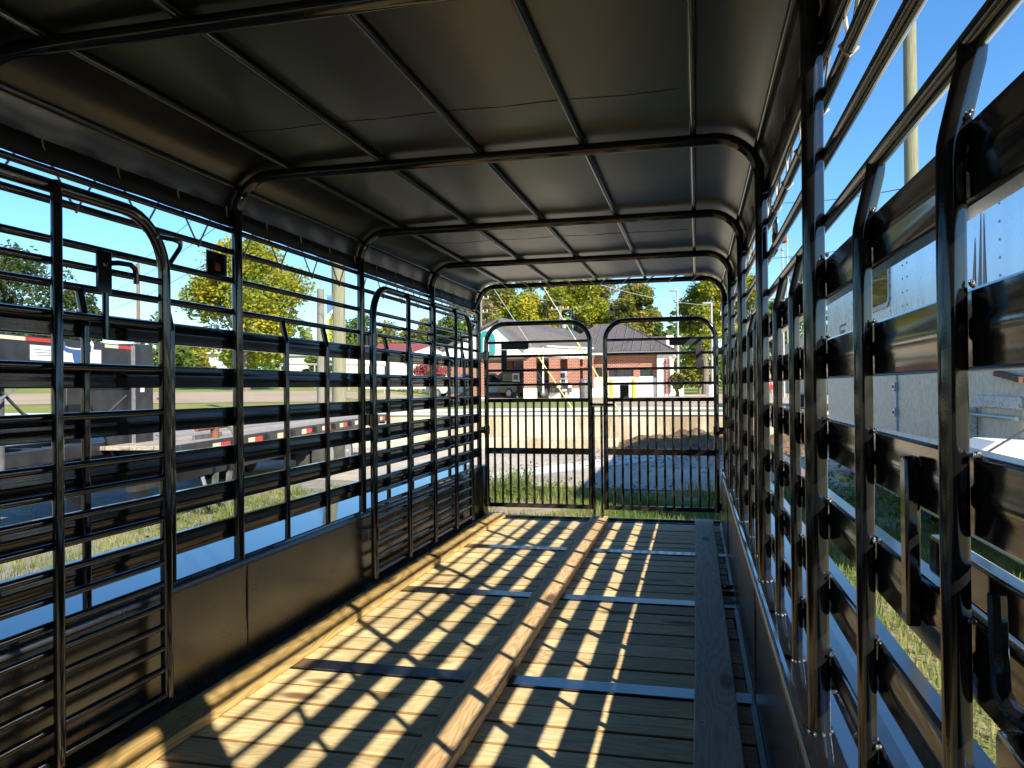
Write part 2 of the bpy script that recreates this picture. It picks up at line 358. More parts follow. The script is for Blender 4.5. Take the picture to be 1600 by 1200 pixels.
# floor of cross planks with steel straps
fl = MB(); fl.box(-1.84, .192, -3.2, 6.63, -.12, -.05); floor = fl.build('floor_frame', M['flat_black'], tr)
pm = []
for k in range(3):
    b = MB(); b.box(-1.0, 1.0, -.0665, .0665, -.038, 0)
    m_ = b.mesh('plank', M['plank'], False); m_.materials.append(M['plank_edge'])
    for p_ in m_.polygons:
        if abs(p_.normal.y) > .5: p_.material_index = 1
    pm.append(m_)
straps = [-1.95, -.73, .49, 1.71, 2.93, 4.15, 5.37]
y = -.55; i = 0
edges = [-3.2] + [s_ for s_ in straps] + [6.59]
for a, b_ in zip(edges[:-1], edges[1:]):
    a2 = a + (.05 if a > -3 else 0); b2 = b_ - .05
    nn = max(1, round((b2 - a2) / .16)); pitch = (b2 - a2) / nn
    for j in range(nn):
        o = link('plank', pm[i % 3], floor, (-.826 + random.uniform(-.006, .006), a2 + pitch * (j + .5), random.uniform(-.003, .002)), (random.uniform(-.004, .004), 0, random.uniform(-.0012, .0012)))
        o.scale = (1.003, (pitch - random.uniform(.006, .011)) / .133, 1); bevel(o, .004).modifiers[0].material = 1; i += 1
for y in straps:
    b = MB(); b.box(-1.838, .19, y - .048, y + .048, -.03, .007); bevel(b.build('floor_strap', M['strap'], tr), .002)
b = MB(); b.box(-1.838, .19, 6.545, 6.635, -.1, .006); b.box(-1.838, .19, 6.62, 6.635, .006, .022); bevel(b.build('sill_plate', M['strap'], tr), .002)
# bows
def arc(cx, cz, r, a0, a1, n, y): return [(cx + r * math.cos(R(a0 + (a1 - a0) * i / n)), y, cz + r * math.sin(R(a0 + (a1 - a0) * i / n))) for i in range(n + 1)]
RC = .16
bow_b = MB().tube([(XL, 0, LEDGE - .01)] + arc(XL + RC, BZ - RC, RC, 180, 90, 9, 0) + arc(XR - RC, BZ - RC, RC, 90, 0, 9, 0) + [(XR, 0, LEDGE - .01)], BR, 14)
bow_m = bow_b.mesh('bow', P_)
for y in BOWY: link('bow', bow_m, tr, (0, y, 0))
Y0, Y1 = -3.2, 6.53
for y in (-.808, -2.028, -3.17): link('bow', bow_m, tr, (0, y, 0))
b = MB(); b.box(-1.86, .24, -3.27, -3.24, -.05, 2.04); bevel(b.build('nose_wall', M['paint_sheet'], tr), .004)
# roof purlins
for x in (-1.6, -1.2, -.8, -.4, 0.0):
    MB().tube([(x, Y0, BZ + .019), (x, Y1, BZ + .019)], .0125, 10).build('purlin', P_, tr)
for x in (XL + .012, XR - .012):
    MB().tube([(x, Y0, BZ - .045), (x, Y1, BZ - .045)], .0125, 10).build('purlin', P_, tr)
# tarp roof
def tarp_profile():
    pts = []
    zt = BZ + .0345; e = .03
    r2 = RC + e
    pts += [(XL - e - .012, 1.84), (XL - e - .010, 1.90), (XL - e, zt - r2)]
    for i in range(1, 9):
        a = R(180 - 90 * i / 8); pts.append((XL + RC + r2 * math.cos(a), zt - r2 + r2 * math.sin(a)))
    n = 44
    for i in range(1, n): pts.append((XL + RC + (XR - XL - 2 * RC) * i / n, zt))
    for i in range(0, 9):
        a = R(90 - 90 * i / 8); pts.append((XR - RC + r2 * math.cos(a), zt - r2 + r2 * math.sin(a)))
    pts += [(XR + e + .010, 1.90), (XR + e + .012, 1.84)]
    return pts
tp = tarp_profile(); NP = len(tp)
b = MB(); NY = 210
rnd = random.Random(4)
def tarp_disp(x, y):
    t = ((y - BOWY[0]) / 1.22) % 1.0
    sag = .016 * math.sin(math.pi * t) ** .8 if 0 <= t <= 1 else 0
    px = abs(((x + 1.6) / .4 + .5) % 1.0 - .5) * 2
    wr = .0010 * math.sin(x * 9 + y * 3.1) * math.sin(y * 5.3 - x * 4)
    return -sag * (.25 + .75 * px) * .55 + wr
for j in range(NY + 1):
    y = Y0 + (Y1 - Y0) * j / NY
    for i, (x, z) in enumerate(tp):
        if 12 <= i < NP - 12: b.v.append((x, y, z + tarp_disp(x, y)))
        else:
            sgn = -1 if i < NP / 2 else 1
            k = .010 * math.sin(y * 20.9 + (z - 1.9) * 9) * smooth(2.0, 1.86, z) + .004 * math.sin(y * 47 + z * 31) * smooth(2.02, 1.9, z)
            b.v.append((x + sgn * k * .6, y, z))
b.f = [(j*NP+i, (j+1)*NP+i, (j+1)*NP+i+1, j*NP+i+1) for j in range(NY) for i in range(NP-1)]
o = b.build('tarp_roof', M['tarp'], tr, True, 80)
sm = o.modifiers.new('solid', 'SOLIDIFY'); sm.thickness = .0016; sm.offset = 1
tarp = o
for (xa, sg) in ((XL - .03, -1), (XR + .03, 1)):
    b = MB(); n = 140
    for j in range(n + 1):
        y = Y0 + (Y1 - Y0) * j / n; k = .004 * math.sin(y * 20.9)
        for q, z in enumerate((1.832, 1.838, 1.894, 1.90)):
            b.v.append((xa + sg * (.004 + k - (.010 if q in (1, 2) else .004)) , y, z))
    b.f = [(j*4+i, (j+1)*4+i, (j+1)*4+i+1, j*4+i+1) for j in range(n) for i in range(3)]
    h = b.build('tarp_hem', M['tarp_hem'], tr, True, 80)
    s_ = h.modifiers.new('solid', 'SOLIDIFY'); s_.thickness = .006; s_.offset = 0
# tarp seams running across
for y in (2.42, 4.6):
    MB().tube([(x, y + .004 * math.sin(x * 3), BZ + .0325 + tarp_disp(x, y)) for x in [XL + .2 + i * .085 for i in range(20)]], .0011, 5).build('tarp_seam', M['tarp_hem'], tarp)
# side rails (pipes), slats, uprights, ledge, kick panel for both walls
RAILZ = [1.727, 1.608, 1.476]
SLATZ = [1.359, 1.199, 1.039, .880, .7315, .578]
slat_prof = []
def slat_mesh(sg):
    h = .0400; d = .026; t = .0028
    pr = [(0, -h + .004), (.003, -h + .001), (.005, -h), (d, -h), (d, -h + t), (.005, -h + t), (t, -h + .005), (t, h - .005), (.005, h - t), (d, h - t), (d, h), (.005, h), (.003, h - .001), (0, h - .004), (0, .012), (-.0015, .008), (-.0015, -.008), (0, -.012)]
    b = MB(); n = len(pr); ys = [Y0 + (6.55 - Y0) * i / 12 for i in range(13)]
    for y in ys:
        w = .0012 * math.sin(y * 2.7)
        b.v += [(sg * (p[0] + w), y, p[1]) for p in pr]
    for j in range(12):
        for i in range(n):
            q = (j*n+i, j*n+(i+1) % n, (j+1)*n+(i+1) % n, (j+1)*n+i)
            b.f.append(q if sg < 0 else q[::-1])
    b.f += [tuple(range(n)), tuple(range(12*n, 13*n))[::-1]]
    return b.mesh('slat', P_, True, 25)
UPY = [y + d for y in BOWY[:-1] for d in (.407, .813)] + [.0, -.4, -1.215, -1.62, -2.43, -2.84]
for side, X, sg in (('l', XL, -1), ('r', XR, 1)):
    xo = X + sg * .030
    for z in RAILZ: MB().tube([(xo, Y0, z), (xo, 6.53, z)], .013, 10).build('side_rail', P_, tr)
    MB().tube([(xo, Y0, 1.816), (xo, 6.53, 1.816)], .012, 10).build('tarp_rail', P_, tr)
    sm_ = slat_mesh(sg)
    for z in SLATZ: link('slat', sm_, tr, (X + sg * .0235, 0, z))
    xu = X + sg * .009
    up_b = MB().tube([(xu, 0, LEDGE - .005), (xu, 0, 1.36), (xu + sg * .001, 0, 1.375), (xu + sg * .004, 0, 1.39), (xo - sg * .002, 0, 1.455), (xo, 0, 1.475)], .0135, 12)
    um = up_b.mesh('upright', P_)
    for y in UPY: link('upright', um, tr, (0, y, 0))
    xi = X + sg * (-.027)                         # inner edge of the ledge
    xk = xi - sg * .0 if sg < 0 else .197
    xk = -1.842 if sg < 0 else .200
    b = MB()
    prof = [(xk, LEDGE - .012), (xk + sg * .003, LEDGE - .003), (xk + sg * .011, LEDGE), (xk + sg * .27, LEDGE + .013), (xk + sg * .278, LEDGE + .005), (xk + sg * .278, -.22), (xk + sg * .274, -.22), (xk + sg * .274, LEDGE + .001), (xk + sg * .011, LEDGE - .006)]
    n = len(prof); b.v = [(p[0], y, p[1]) for y in (Y0, 6.60) for p in prof]
    b.f = [((i+1) % n, i, n+i, n+(i+1) % n) if sg < 0 else (i, (i+1) % n, n+(i+1) % n, n+i) for i in range(n)] + [tuple(range(n)), tuple(range(n, 2*n))[::-1]]
    b.build('ledge', M['paint_ledge'], tr, True, 8)
    b = MB(); NYk, NZk = 170, 14
    for j in range(NYk + 1):
        y = Y0 + (6.60 - Y0) * j / NYk
        for q in range(NZk + 1):
            z = -.05 + (LEDGE - .012 + .05) * q / NZk
            e = math.sin(math.pi * q / NZk)
            dsp = e * (.0035 * math.sin(y * 2.575 + .8) + .0018 * math.sin(y * 6.1 + z * 7) + .0008 * math.sin(y * 15 - z * 11))
            b.v.append((xk + sg * dsp, y, z))
    m_ = NZk + 1
    b.f = [(j*m_+q, (j+1)*m_+q, (j+1)*m_+q+1, j*m_+q+1) for j in range(NYk) for q in range(NZk)]
    kp = b.build('kick_panel', M['paint_sheet'], tr, True, 80)
    s_ = kp.modifiers.new('solid', 'SOLIDIFY'); s_.thickness = .003; s_.offset = 1 if sg < 0 else -1
    for y in BOWY[1:5]:
        b = MB(); b.tube([(xk - sg * (.001 + random.uniform(0, .0012)), y + .035 + random.uniform(-.001, .001), -.01 + LEDGE * i / 40) for i in range(39)], [.0022 + random.uniform(0, .0012) for i in range(39)], 6)
        b.build('weld_seam', M['seam'], kp)
    b = MB(); b.prism([(xk, Y0, -.02), (xk - sg * .022, Y0, -.02), (xk - sg * .022, Y0, .004), (xk - sg * .004, Y0, .007), (xk - sg * .003, Y0, .03), (xk, Y0, .03)], (0, 9.75, 0)); b.build('floor_angle', M['flat_black'], tr)
    # rope lacing: from grommets in the hem to the first rail and back
    path = []; bx = xo + sg * .004; step = .305
    yy = -3.0; q = 0; loops = []
    while yy < 6.45:
        path += [(bx + sg * .008, yy - .03, 1.885), (bx + sg * .014, yy, 1.895), (bx + sg * .008, yy + .03, 1.885)]
        yb = yy + step / 2; zr = RAILZ[0]
        path += [(bx - sg * .001, yb - .022, zr + .014), (xo - sg * .0165, yb - .012, zr), (xo, yb - .003, zr - .0165), (xo + sg * .0165, yb + .004, zr), (bx, yb + .016, zr + .014)]
        yy += step
    MB().tube(path, .0036, 6).build('lacing_rope', M['rope'], tr)
    yy = .05
    while yy < 6.45:
        MB().tube([(X - sg * (-.012), yy + .004, 1.905), (X + sg * .010, yy, 1.893), (X + sg * .012, yy + .006, 1.876), (X + sg * .009, yy + .012 + .006 * math.sin(yy * 40), 1.862)], [.0026, .0032, .0026, .0018], 6).build('rope_tail', M['rope'], tr)
        yy += step
# front lacing over the last bow
for x in [XL + .2 + .19 * i for i in range(10)]:
    dx = .07 if x < -.8 else -.07
    MB().tube([(x, 6.46, BZ + .026), (x + dx * .5, 6.472, BZ + .012), (x + dx, 6.482, BZ - .014), (x + dx * 1.1, 6.50, BZ - .026)], .0045, 6).build('front_rope', M['rope_white'], tr)
for pts in ([(XL + .03, 6.49, 1.80), (XL - .01, 6.47, 1.84), (XL + .06, 6.485, 1.98)], [(XR - .03, 6.49, 1.72), (XR - .02, 6.485, 1.86), (XR - .10, 6.485, 2.00)], [(XL + .02, 6.485, 1.60), (XL - .015, 6.47, 1.66), (XL + .01, 6.48, 1.72)]):
    MB().tube([(p_[0], p_[1] - .012, p_[2]) for p_ in pts], .0045, 6).build('front_rope', M['rope_white'], tr)
# weld beads where slats meet the uprights and posts of the right wall
wb = MB(); rw_ = random.Random(8)
for y in BOWY[:5] + [q for q in UPY if q > .1]:
    rad = BR if y in BOWY else .0135
    for z in SLATZ:
        for dy in (-1, 1):
            for q in range(3):
                wb.ball((XR + .0215 + rw_.uniform(-.004, .003), y + dy * (rad + rw_.uniform(-.002, .005)), z + .041 + rw_.uniform(-.003, .003)), rw_.uniform(.002, .0038), 6, 4)
    for q in range(9):
        a = 2 * math.pi * q / 9; wb.ball((XR + (0 if y in BOWY else .009) + rad * 1.05 * math.cos(a), y + rad * 1.05 * math.sin(a), LEDGE + .002), rw_.uniform(.003, .005), 6, 4)
stuff(wb.build('weld_beads', M['weld'], tr))
# unseen panel added at the first bow to cast the dark floor wedge, tie plate, latch bar and bracket on the right wall
b = MB(); b.box(XR - .012, XR + .012, .19, .392, LEDGE + .001, 1.86); bevel(b.build('shadow_panel', P_, tr), .003)
b = MB(); b.box(.238, .2545, .985, 1.012, .862, 1.062); bevel(b.build('tie_plate', P_, tr), .004)
b = MB(); b.box(.246, .2545, 1.0125, 1.024, .872, 1.052); bevel(b.build('tie_plate', P_, tr), .003)
b = MB(); b.box(.262, .282, -.35, .986, .928, .972); bevel(b.build('filler_slat', P_, tr), .004)
b = MB(); b.tube([(.205, .607, .998), (.205, .605, .96), (.205, .600, .932), (.208, .590, .921), (.218, .575, .917), (.24, .56, .917)], .0065, 8); b.build('latch_bar', P_, tr)
b = MB(); b.box(.196, .2545, .50, .592, .60, .912); bevel(b.build('latch_bracket', P_, tr), .006)
b = MB(); b.tube([(.09, 4.42, .03), (.165, 4.42, .032), (.19, 4.42, .032)], .013, 8); b.build('latch_pin', P_, tr)
b = MB(); b.tube([(.09, 4.28, .03), (.165, 4.28, .032), (.19, 4.28, .032)], .013, 8); b.build('latch_pin', P_, tr)
# amber marker lamps between the rails
for X, sg in ((XL, -1), (XR, 1)):
    b = MB(); b.box(min(X + sg*.035, X + sg*.041), max(X + sg*.035, X + sg*.041), 2.70, 2.835, 1.595, 1.71)
    lb = bevel(b.build('lamp_plate', P_, tr), .002)
    b = MB(); b.box(min(X + sg*.028, X + sg*.075), max(X + sg*.028, X + sg*.075), 2.752, 2.782, 1.632, 1.668); bevel(b.build('marker_lamp', M['amber'], lb), .006)

# swinging gates
def divider_gate(y0, hinges):
    X = -1.79; L = 1.96; zb, zt = .10, 1.738; rc = .19
    rails = [1.524, 1.373, 1.222, 1.075, .929, .849, .780, .706, .632, .557, .484, .410, .338, .264, .190]
    b = MB()
    path = [(X, y0, zb - .03), (X, y0, zt - rc)] + [(X, y0 + rc - rc * math.cos(R(a)), zt - rc + rc * math.sin(R(a))) for a in range(10, 91, 10)] + \
           [(X, y0 + L - rc + rc * math.sin(R(a)), zt - rc + rc * math.cos(R(a))) for a in range(0, 91, 10)] + [(X, y0 + L, zb - .03)]
    b.tube(path, .0205, 12); g = b.build('divider_gate', P_, tr)
    MB().tube([(X, y0, zb), (X, y0 + L, zb)], .015, 10).build('gate_bottom', P_, g)
    for z in rails: MB().tube([(X, y0, z), (X, y0 + L, z)], .0115, 10).build('gate_rail', P_, g)
    for k in (1, 2, 3):
        MB().tube([(X + .024, y0 + L * k / 4 + (.0 if k != 3 else 0), zb - .012), (X + .027, y0 + L * k / 4, zb + .03), (X + .027, y0 + L * k / 4, zt - .03), (X + .018, y0 + L * k / 4, zt + .01)], .0155, 10).build('gate_upright', P_, g)
    for z in hinges:
        b = MB(); b.tube([(X, y0, z - .035), (X, y0, z + .035)], .0265, 12); b.obox(((X + XL) / 2, y0, z), ((X - XL) / 2 * .9, 0, 0), (0, .012, 0), (0, 0, .03)); b.build('hinge', P_, g)
    # slam latch: plate, bent handle, slide rod and catch
    yl = y0 + L - .30
    b = MB(); b.box(X + .013, X + .022, yl - .03, yl + .03, 1.452, 1.582); bevel(b.build('latch_plate', P_, g), .002)
    MB().tube([(X + .02, yl + .01, 1.545), (X + .045, yl + .03, 1.548), (X + .055, yl + .07, 1.548), (X + .055, yl + .09, 1.538), (X + .055, yl + .095, 1.515), (X + .055, yl + .095, 1.49)], .0085, 8).build('latch_handle', P_, g)
    MB().tube([(X + .012, yl + .012, 1.46), (X + .012, yl + .012, 1.31)], .010, 8).build('latch_rod', P_, g)
    MB().tube([(X + .02, y0 + L - .06, 1.672), (X + .022, y0 + L + .02, 1.676), (X + .01, y0 + L + .075, 1.674), (X, y0 + L + .085, 1.66), (X - .005, y0 + L + .07, 1.635), (X - .01, y0 + L + .045, 1.60)], .0085, 8).build('latch_catch', P_, g)
    return g
divider_gate(.355, [1.43, .97, .325])
divider_gate(4.088, [1.43, .97, .325])
b = MB(); b.box(-1.845, -1.80, 4.02, 4.07, .30, .36); bevel(b.build('hinge_block', M['grey_steel'], tr), .003)

def front_gate(x0, x1, flip):
    y = 6.50; zb, zt, rc = .112, 1.703, .17
    b = MB(); path = [(x0, y, zb)] + [(x0 + rc - rc * math.cos(R(a)), y, zt - rc + rc * math.sin(R(a))) for a in range(0, 91, 10)] + [(x1 - rc + rc * math.sin(R(a)), y, zt - rc + rc * math.cos(R(a))) for a in range(0, 91, 10)] + [(x1, y, zb)]
    b.tube(path, .0205, 12); g = b.build('end_gate', P_, tr)
    for z in (1.541, 1.421, 1.297, 1.172): MB().tube([(x0, y, z), (x1, y, z)], .0115, 8).build('gate_rail', P_, g)
    for z, h in ((1.037, .016), (.600, .026), (.130, .018)):
        b = MB(); b.box(x0, x1, y - .011, y + .011, z - h, z + h); bevel(b.build('gate_bar', P_, g), .003)
    n = 12
    for k in range(n):
        x = x0 + (x1 - x0) * (k + 1) / (n + 1)
        MB().tube([(x, y, .14), (x, y, 1.03)], .0105, 8).build('gate_picket', P_, g)
    hx = x0 if not flip else x1; px_ = XL if not flip else XR
    for z in (1.43, .78, .16):
        b = MB(); b.tube([(hx, y, z - .035), (hx, y, z + .035)], .0265, 12); b.obox(((hx + px_) / 2, y + .004, z), ((hx - px_) / 2, 0, 0), (0, .01, 0), (0, 0, .028)); b.build('hinge', P_, g)
    return g
GL = front_gate(-1.782, -.872, False); GR = front_gate(-.742, .162, True)
def plate(x0, x1, z0, z1, par, y=6.476):
    b = MB(); b.box(x0, x1, y, y + .006, z0, z1); bevel(b.build('gate_plate', M['flat_black'], par), .0015)
q = lambda u0, u1, v0, v1: (on_y(u0, 560, 6.476).x, on_y(u1, 560, 6.476).x, on_y(850, v1, 6.476).z, on_y(850, v0, 6.476).z)
plate(*q(783, 826, 535, 545), GL); plate(*q(783, 792, 545.5, 578), GL)
plate(*q(1046, 1097, 535, 544), GR); plate(*q(1087, 1097, 544.5, 578), GR); plate(*q(968, 982, 603, 624), GR)
b = MB(); b.tube([(-.842, 6.478, .0), (-.842, 6.478, .985)], .0105, 8); b.build('drop_rod', P_, GL)
b = MB(); b.tube([(-.775, 6.478, .0), (-.775, 6.478, .985)], .0105, 8); b.build('drop_rod', P_, GR)
b = MB(); b.tube([(-.875, 6.472, 1.0), (-.66, 6.472, .995)], .011, 8); b.tube([(-.745, 6.47, .93), (-.745, 6.47, 1.0)], .012, 8); b.build('gate_latch', P_, GR)
h0, h1 = on_y(1132, 669, 5.24), on_y(1154, 652, 5.24)
b = MB(); b.box(h0.x, XR - .01, 5.236, 5.246, h0.z, h1.z); bevel(b.build('hinge_plate', P_, tr), .002)
b = MB(); b.box(XL - .01, XL + .045, 6.47, 6.62, 0.0, LEDGE + .01); bevel(b.build('corner_plate', P_, tr), .003)
b = MB(); b.box(XR - .03, XR + .02, 6.47, 6.62, 0.0, LEDGE + .01); bevel(b.build('corner_plate', P_, tr), .003)

# ------------------------------------------------------------------ loose boards lying on the trailer floor
def board(label, mat, x, y0, y1, w, t=.038, ang=0, nails=()):
    b = MB(); L = y1 - y0; n = 24
    b.v = []
    prof = [(-w/2, 0), (w/2, 0), (w/2, t), (-w/2, t)]
    for i in range(n + 1):
        s_ = -L/2 + L*i/n; k = .0012 * math.sin(s_ * 3 + x * 7)
        b.v += [(s_, p[0] + k, p[1]) for p in prof]
    b.f = [(i*4+j, (i+1)*4+j, (i+1)*4+(j+1) % 4, i*4+(j+1) % 4) for i in range(n) for j in range(4)] + [(0,1,2,3), (n*4+3, n*4+2, n*4+1, n*4)]
    m = b.mesh('wooden_board', mat, False)
    o = link('wooden_board', m, None, (x, (y0 + y1) / 2, .0065), (0, 0, R(90) + ang)); bevel(o, .004)
    tag(o, label, 'board', 'loose boards lying on the trailer floor')
    for (s_, d) in nails:
        b = MB(); b.tube([(s_ - L/2, d, t - .004), (s_ - L/2, d, t + .0006)], .004, 8); b.build('nail_head', M['flat_black'], o)
    return o
board('long yellow pine board running along the left kick panel', M['board_yellow'], -1.703, 1.2, 5.72, .142)
board('short yellow pine board end butted at the far left of floor', M['board_yellow'], -1.716, 5.735, 6.60, .142)
board('knotty orange pine board lying down the middle of floor', M['board'], -.792, 1.0, 6.56, .142, .040, .004)
board('weathered grey board lying beside the right kick panel', M['board_grey'], .056, 1.5, 6.56, .145, .038, 0, [(y, d) for y in (1.1, 1.42, 2.2, 2.6, 3.4, 3.9) for d in (-.045, .045)])
#BACKGROUND
# ------------------------------------------------------------------ text helper
def text_mesh(txt, size, mat, ext=.003):
    c = bpy.data.curves.new('lettering', 'FONT'); c.body = txt; c.size = size; c.extrude = ext; c.align_x = 'CENTER'; c.align_y = 'CENTER'; c.resolution_u = 3
    o = bpy.data.objects.new('lettering', c); col.objects.link(o)
    dg = bpy.context.evaluated_depsgraph_get(); m = bpy.data.meshes.new_from_object(o.evaluated_get(dg))
    bpy.data.objects.remove(o); m.materials.clear(); m.materials.append(mat); return m

# ------------------------------------------------------------------ flatbed gooseneck trailer on the left
E0, dF, nF = Vector((-5.5, 8.2, 0)), Vector((-.163, .987, 0)).normalized(), Vector((-.987, -.163, 0)).normalized()
def FB(s, o, z): return E0 + dF * s + nF * o + Vector((0, 0, z))
def fbox(b, s0, s1, o0, o1, z0, z1): return b.obox(FB((s0+s1)/2, (o0+o1)/2, (z0+z1)/2), dF*(s1-s0)/2, nF*(o1-o0)/2, (0,0,(z1-z0)/2))
ft = thing('flatbed_trailer', FB(3, 1.2, G), 'black gooseneck flatbed trailer with red and white reflectors on its deck edge', 'trailer')
for k in range(9):
    b = MB(); w = 2.44 / 9; fbox(b, -1.05, 8.30, .06 + k*w, .06 + (k+1)*w - .012, .515, .560 + random.uniform(-.004, .004)); bevel(b.build('deck_board', M['deck'], ft), .004)
b = MB(); fbox(b, -1.1, 8.4, 0, .055, .42, .572); bevel(b.build('side_rail', M['flat_black'], ft), .004)
b = MB(); fbox(b, -1.1, 8.4, 2.51, 2.565, .42, .572); bevel(b.build('side_rail', M['flat_black'], ft), .004)
b = MB(); fbox(b, 8.31, 8.40, .06, 2.5, .36, .572); bevel(b.build('tail_bar', M['flat_black'], ft), .004)
for o_ in (.55, 1.9):
    b = MB(); fbox(b, -1.0, 8.2, o_, o_ + .12, .06, .40); bevel(b.build('frame_beam', M['flat_black'], ft), .004)
for k in range(16):
    b = MB(); fbox(b, -.8 + k*.59, -.74 + k*.59, .06, 2.5, .40, .513); b.build('cross_member', M['flat_black'], ft)
for k in range(9):
    s_ = -.35 + k * 1.0
    b = MB(); fbox(b, s_, s_ + .2, -.004, -.001, .462, .535); b.build('reflector', M['cream'], ft)
    b = MB(); fbox(b, s_ + .201, s_ + .46, -.004, -.001, .462, .535); b.build('reflector', M['red'], ft)
    b = MB(); fbox(b, s_ + .6, s_ + .69, -.05, -.002, .45, .545); bevel(b.build('stake_pocket', M['flat_black'], ft), .004)
for s_ in (4.35, 5.45):
    for o_ in (.20, .48, 2.08, 2.36):
        c = FB(s_, o_, G + .385); b = MB(); b.wheel(c, nF, .385, .23, 26); w_ = b.build('wheel', M['rubber'], ft)
        b = MB(); b.tube([c - nF*.118, c - nF*.10], [.20, .215], 18); b.tube([c - nF*.135, c - nF*.10], .07, 12); b.build('rim', M['rim'], w_)
    b = MB(); b.tube([FB(s_, .2, G + .385), FB(s_, 2.36, G + .385)], .06, 8); b.build('axle', M['flat_black'], ft)
# neck
b = MB(); fbox(b, -4.6, -.2, .80, .98, 1.22, 1.665); bevel(b.build('neck_beam', M['flat_black'], ft), .01)
b = MB(); fbox(b, -4.6, -.2, 1.60, 1.78, 1.22, 1.665); bevel(b.build('neck_beam', M['flat_black'], ft), .01)
b = MB(); fbox(b, -.60, -.2, .79, .99, .05, 1.69); bevel(b.build('neck_riser', M['flat_black'], ft), .012)
b = MB(); fbox(b, -.60, -.2, 1.59, 1.79, .05, 1.69); bevel(b.build('neck_riser', M['flat_black'], ft), .012)
b = MB(); b.prism([FB(s_, .86, z) for s_, z in ((-.6, 1.22), (-1.45, 1.22), (-.85, .40), (-.6, .10))], nF * .03); b.build('gusset', M['flat_black'], ft)
b = MB(); fbox(b, -.62, -.60, .78, .80, .1, 1.66); fbox(b, -.645, -.635, .786, .80, .1, 1.66); b.build('weld_strip', M['zinc'], ft)
b = MB(); fbox(b, -4.6, -3.9, .99, 1.59, 1.3, 1.62); bevel(b.build('neck_cross', M['flat_black'], ft), .01)
b = MB(); b.tube([FB(-2.75, .95, .30), FB(-2.75, .95, 1.25)], .09, 14); b.build('coupler', M['flat_black'], ft)
b = MB(); b.tube([FB(-2.5, .95, .45), FB(-2.5, .95, 1.25)], .055, 12); b.tube([FB(-2.35, .93, .8), FB(-2.1, .93, .78), FB(-2.1, .93, .74)], .02, 8); b.build('coupler_jack', M['grey_steel'], ft)
b = MB(); b.tube([FB(-2.95, .85, .95), FB(-2.7, .84, 1.05), FB(-2.4, .84, 1.19)], .012, 8); b.build('safety_chain', M['zinc'], ft)
b = MB(); fbox(b, -4.4, -.62, .92, 1.0, .46, .60); bevel(b.build('neck_brace', M['flat_black'], ft), .01)
b = MB(); fbox(b, -4.4, -.62, 1.58, 1.66, .46, .60); bevel(b.build('neck_brace', M['flat_black'], ft), .01)
for s_ in (-4.0, -3.2, -2.4, -1.6, -.9):
    b = MB(); fbox(b, s_, s_ + .07, 1.001, 1.579, .48, .58); bevel(b.build('brace_rung', M['flat_black'], ft), .006)
b = MB(); fbox(b, -2.1, -1.1, 1.05, 1.5, .10, .44); bevel(b.build('tool_box', M['flat_black'], ft), .015)
b = MB(); fbox(b, -2.12, -1.08, 1.03, 1.52, .441, .459); bevel(b.build('tool_box_lit_top', M['zinc'], ft), .004)  # pale zinc stands in for light along the dark box's top edges
b = MB(); b.tube([FB(-2.6, .88, 1.2), FB(-2.3, .86, .95), FB(-1.7, .86, .80), FB(-1.0, .86, .92), FB(-.65, .86, 1.1)], .014, 8); b.build('brake_hose', M['rubber'], ft)
b = MB(); fbox(b, -.18, .55, .30, .33, .34, .62); bevel(b.build('headboard', M['grey_steel'], ft), .004)
b = MB(); b.tube([FB(-.2, .27, .69), FB(.62, .27, .70)], .026, 10); b.tube([FB(.28, .27, .5), FB(.28, .27, .7)], .05, 10); b.build('ratchet_bar', M['rust'], ft)
b = MB(); b.tube([FB(.62, .26, .70), FB(.75, .25, .62), FB(.86, .25, .45)], .022, 8); b.build('ratchet_handle', M['zinc'], ft)
b = MB(); b.tube([FB(-.17, .76, 1.06), FB(-.02, .74, 1.05), FB(.0, .74, 1.06), FB(.02, .74, 1.10), FB(.02, .74, 1.30)], .015, 8); b.build('jack_crank', M['grey_steel'], ft)
for o_ in (.90, 1.68):
    b = MB(); fbox(b, -.38, -.24, o_ - .07, o_ + .07, -.30, .1); bevel(b.build('landing_leg', M['grey_steel'], ft), .006)
    b = MB(); fbox(b, -.46, -.16, o_ - .15, o_ + .15, G + .08, G + .12); fbox(b, -.36, -.26, o_ - .05, o_ + .05, G + .12, -.29); bevel(b.build('landing_foot', M['grey_steel'], ft), .006)
    b = MB(); fbox(b, -.52, -.10, o_ - .2, o_ + .2, G, G + .079); bevel(b.build('foot_block', M['deck'], ft), .006)
for s_ in (.35, .75):
    b = MB(); b.obox(FB(s_, .3, .08), dF*.05 + Vector((0,0,.0)), nF*.02, Vector((0,0,.26)) + dF*.04); b.build('ramp_leg', M['grey_steel'], ft)
b = MB(); b.tube([FB(-.1, .25, .12), FB(-.1, .22, .02), FB(.03, .2, -.10), FB(.3, .2, -.2)], .025, 8); b.build('hose', M['zinc'], ft)
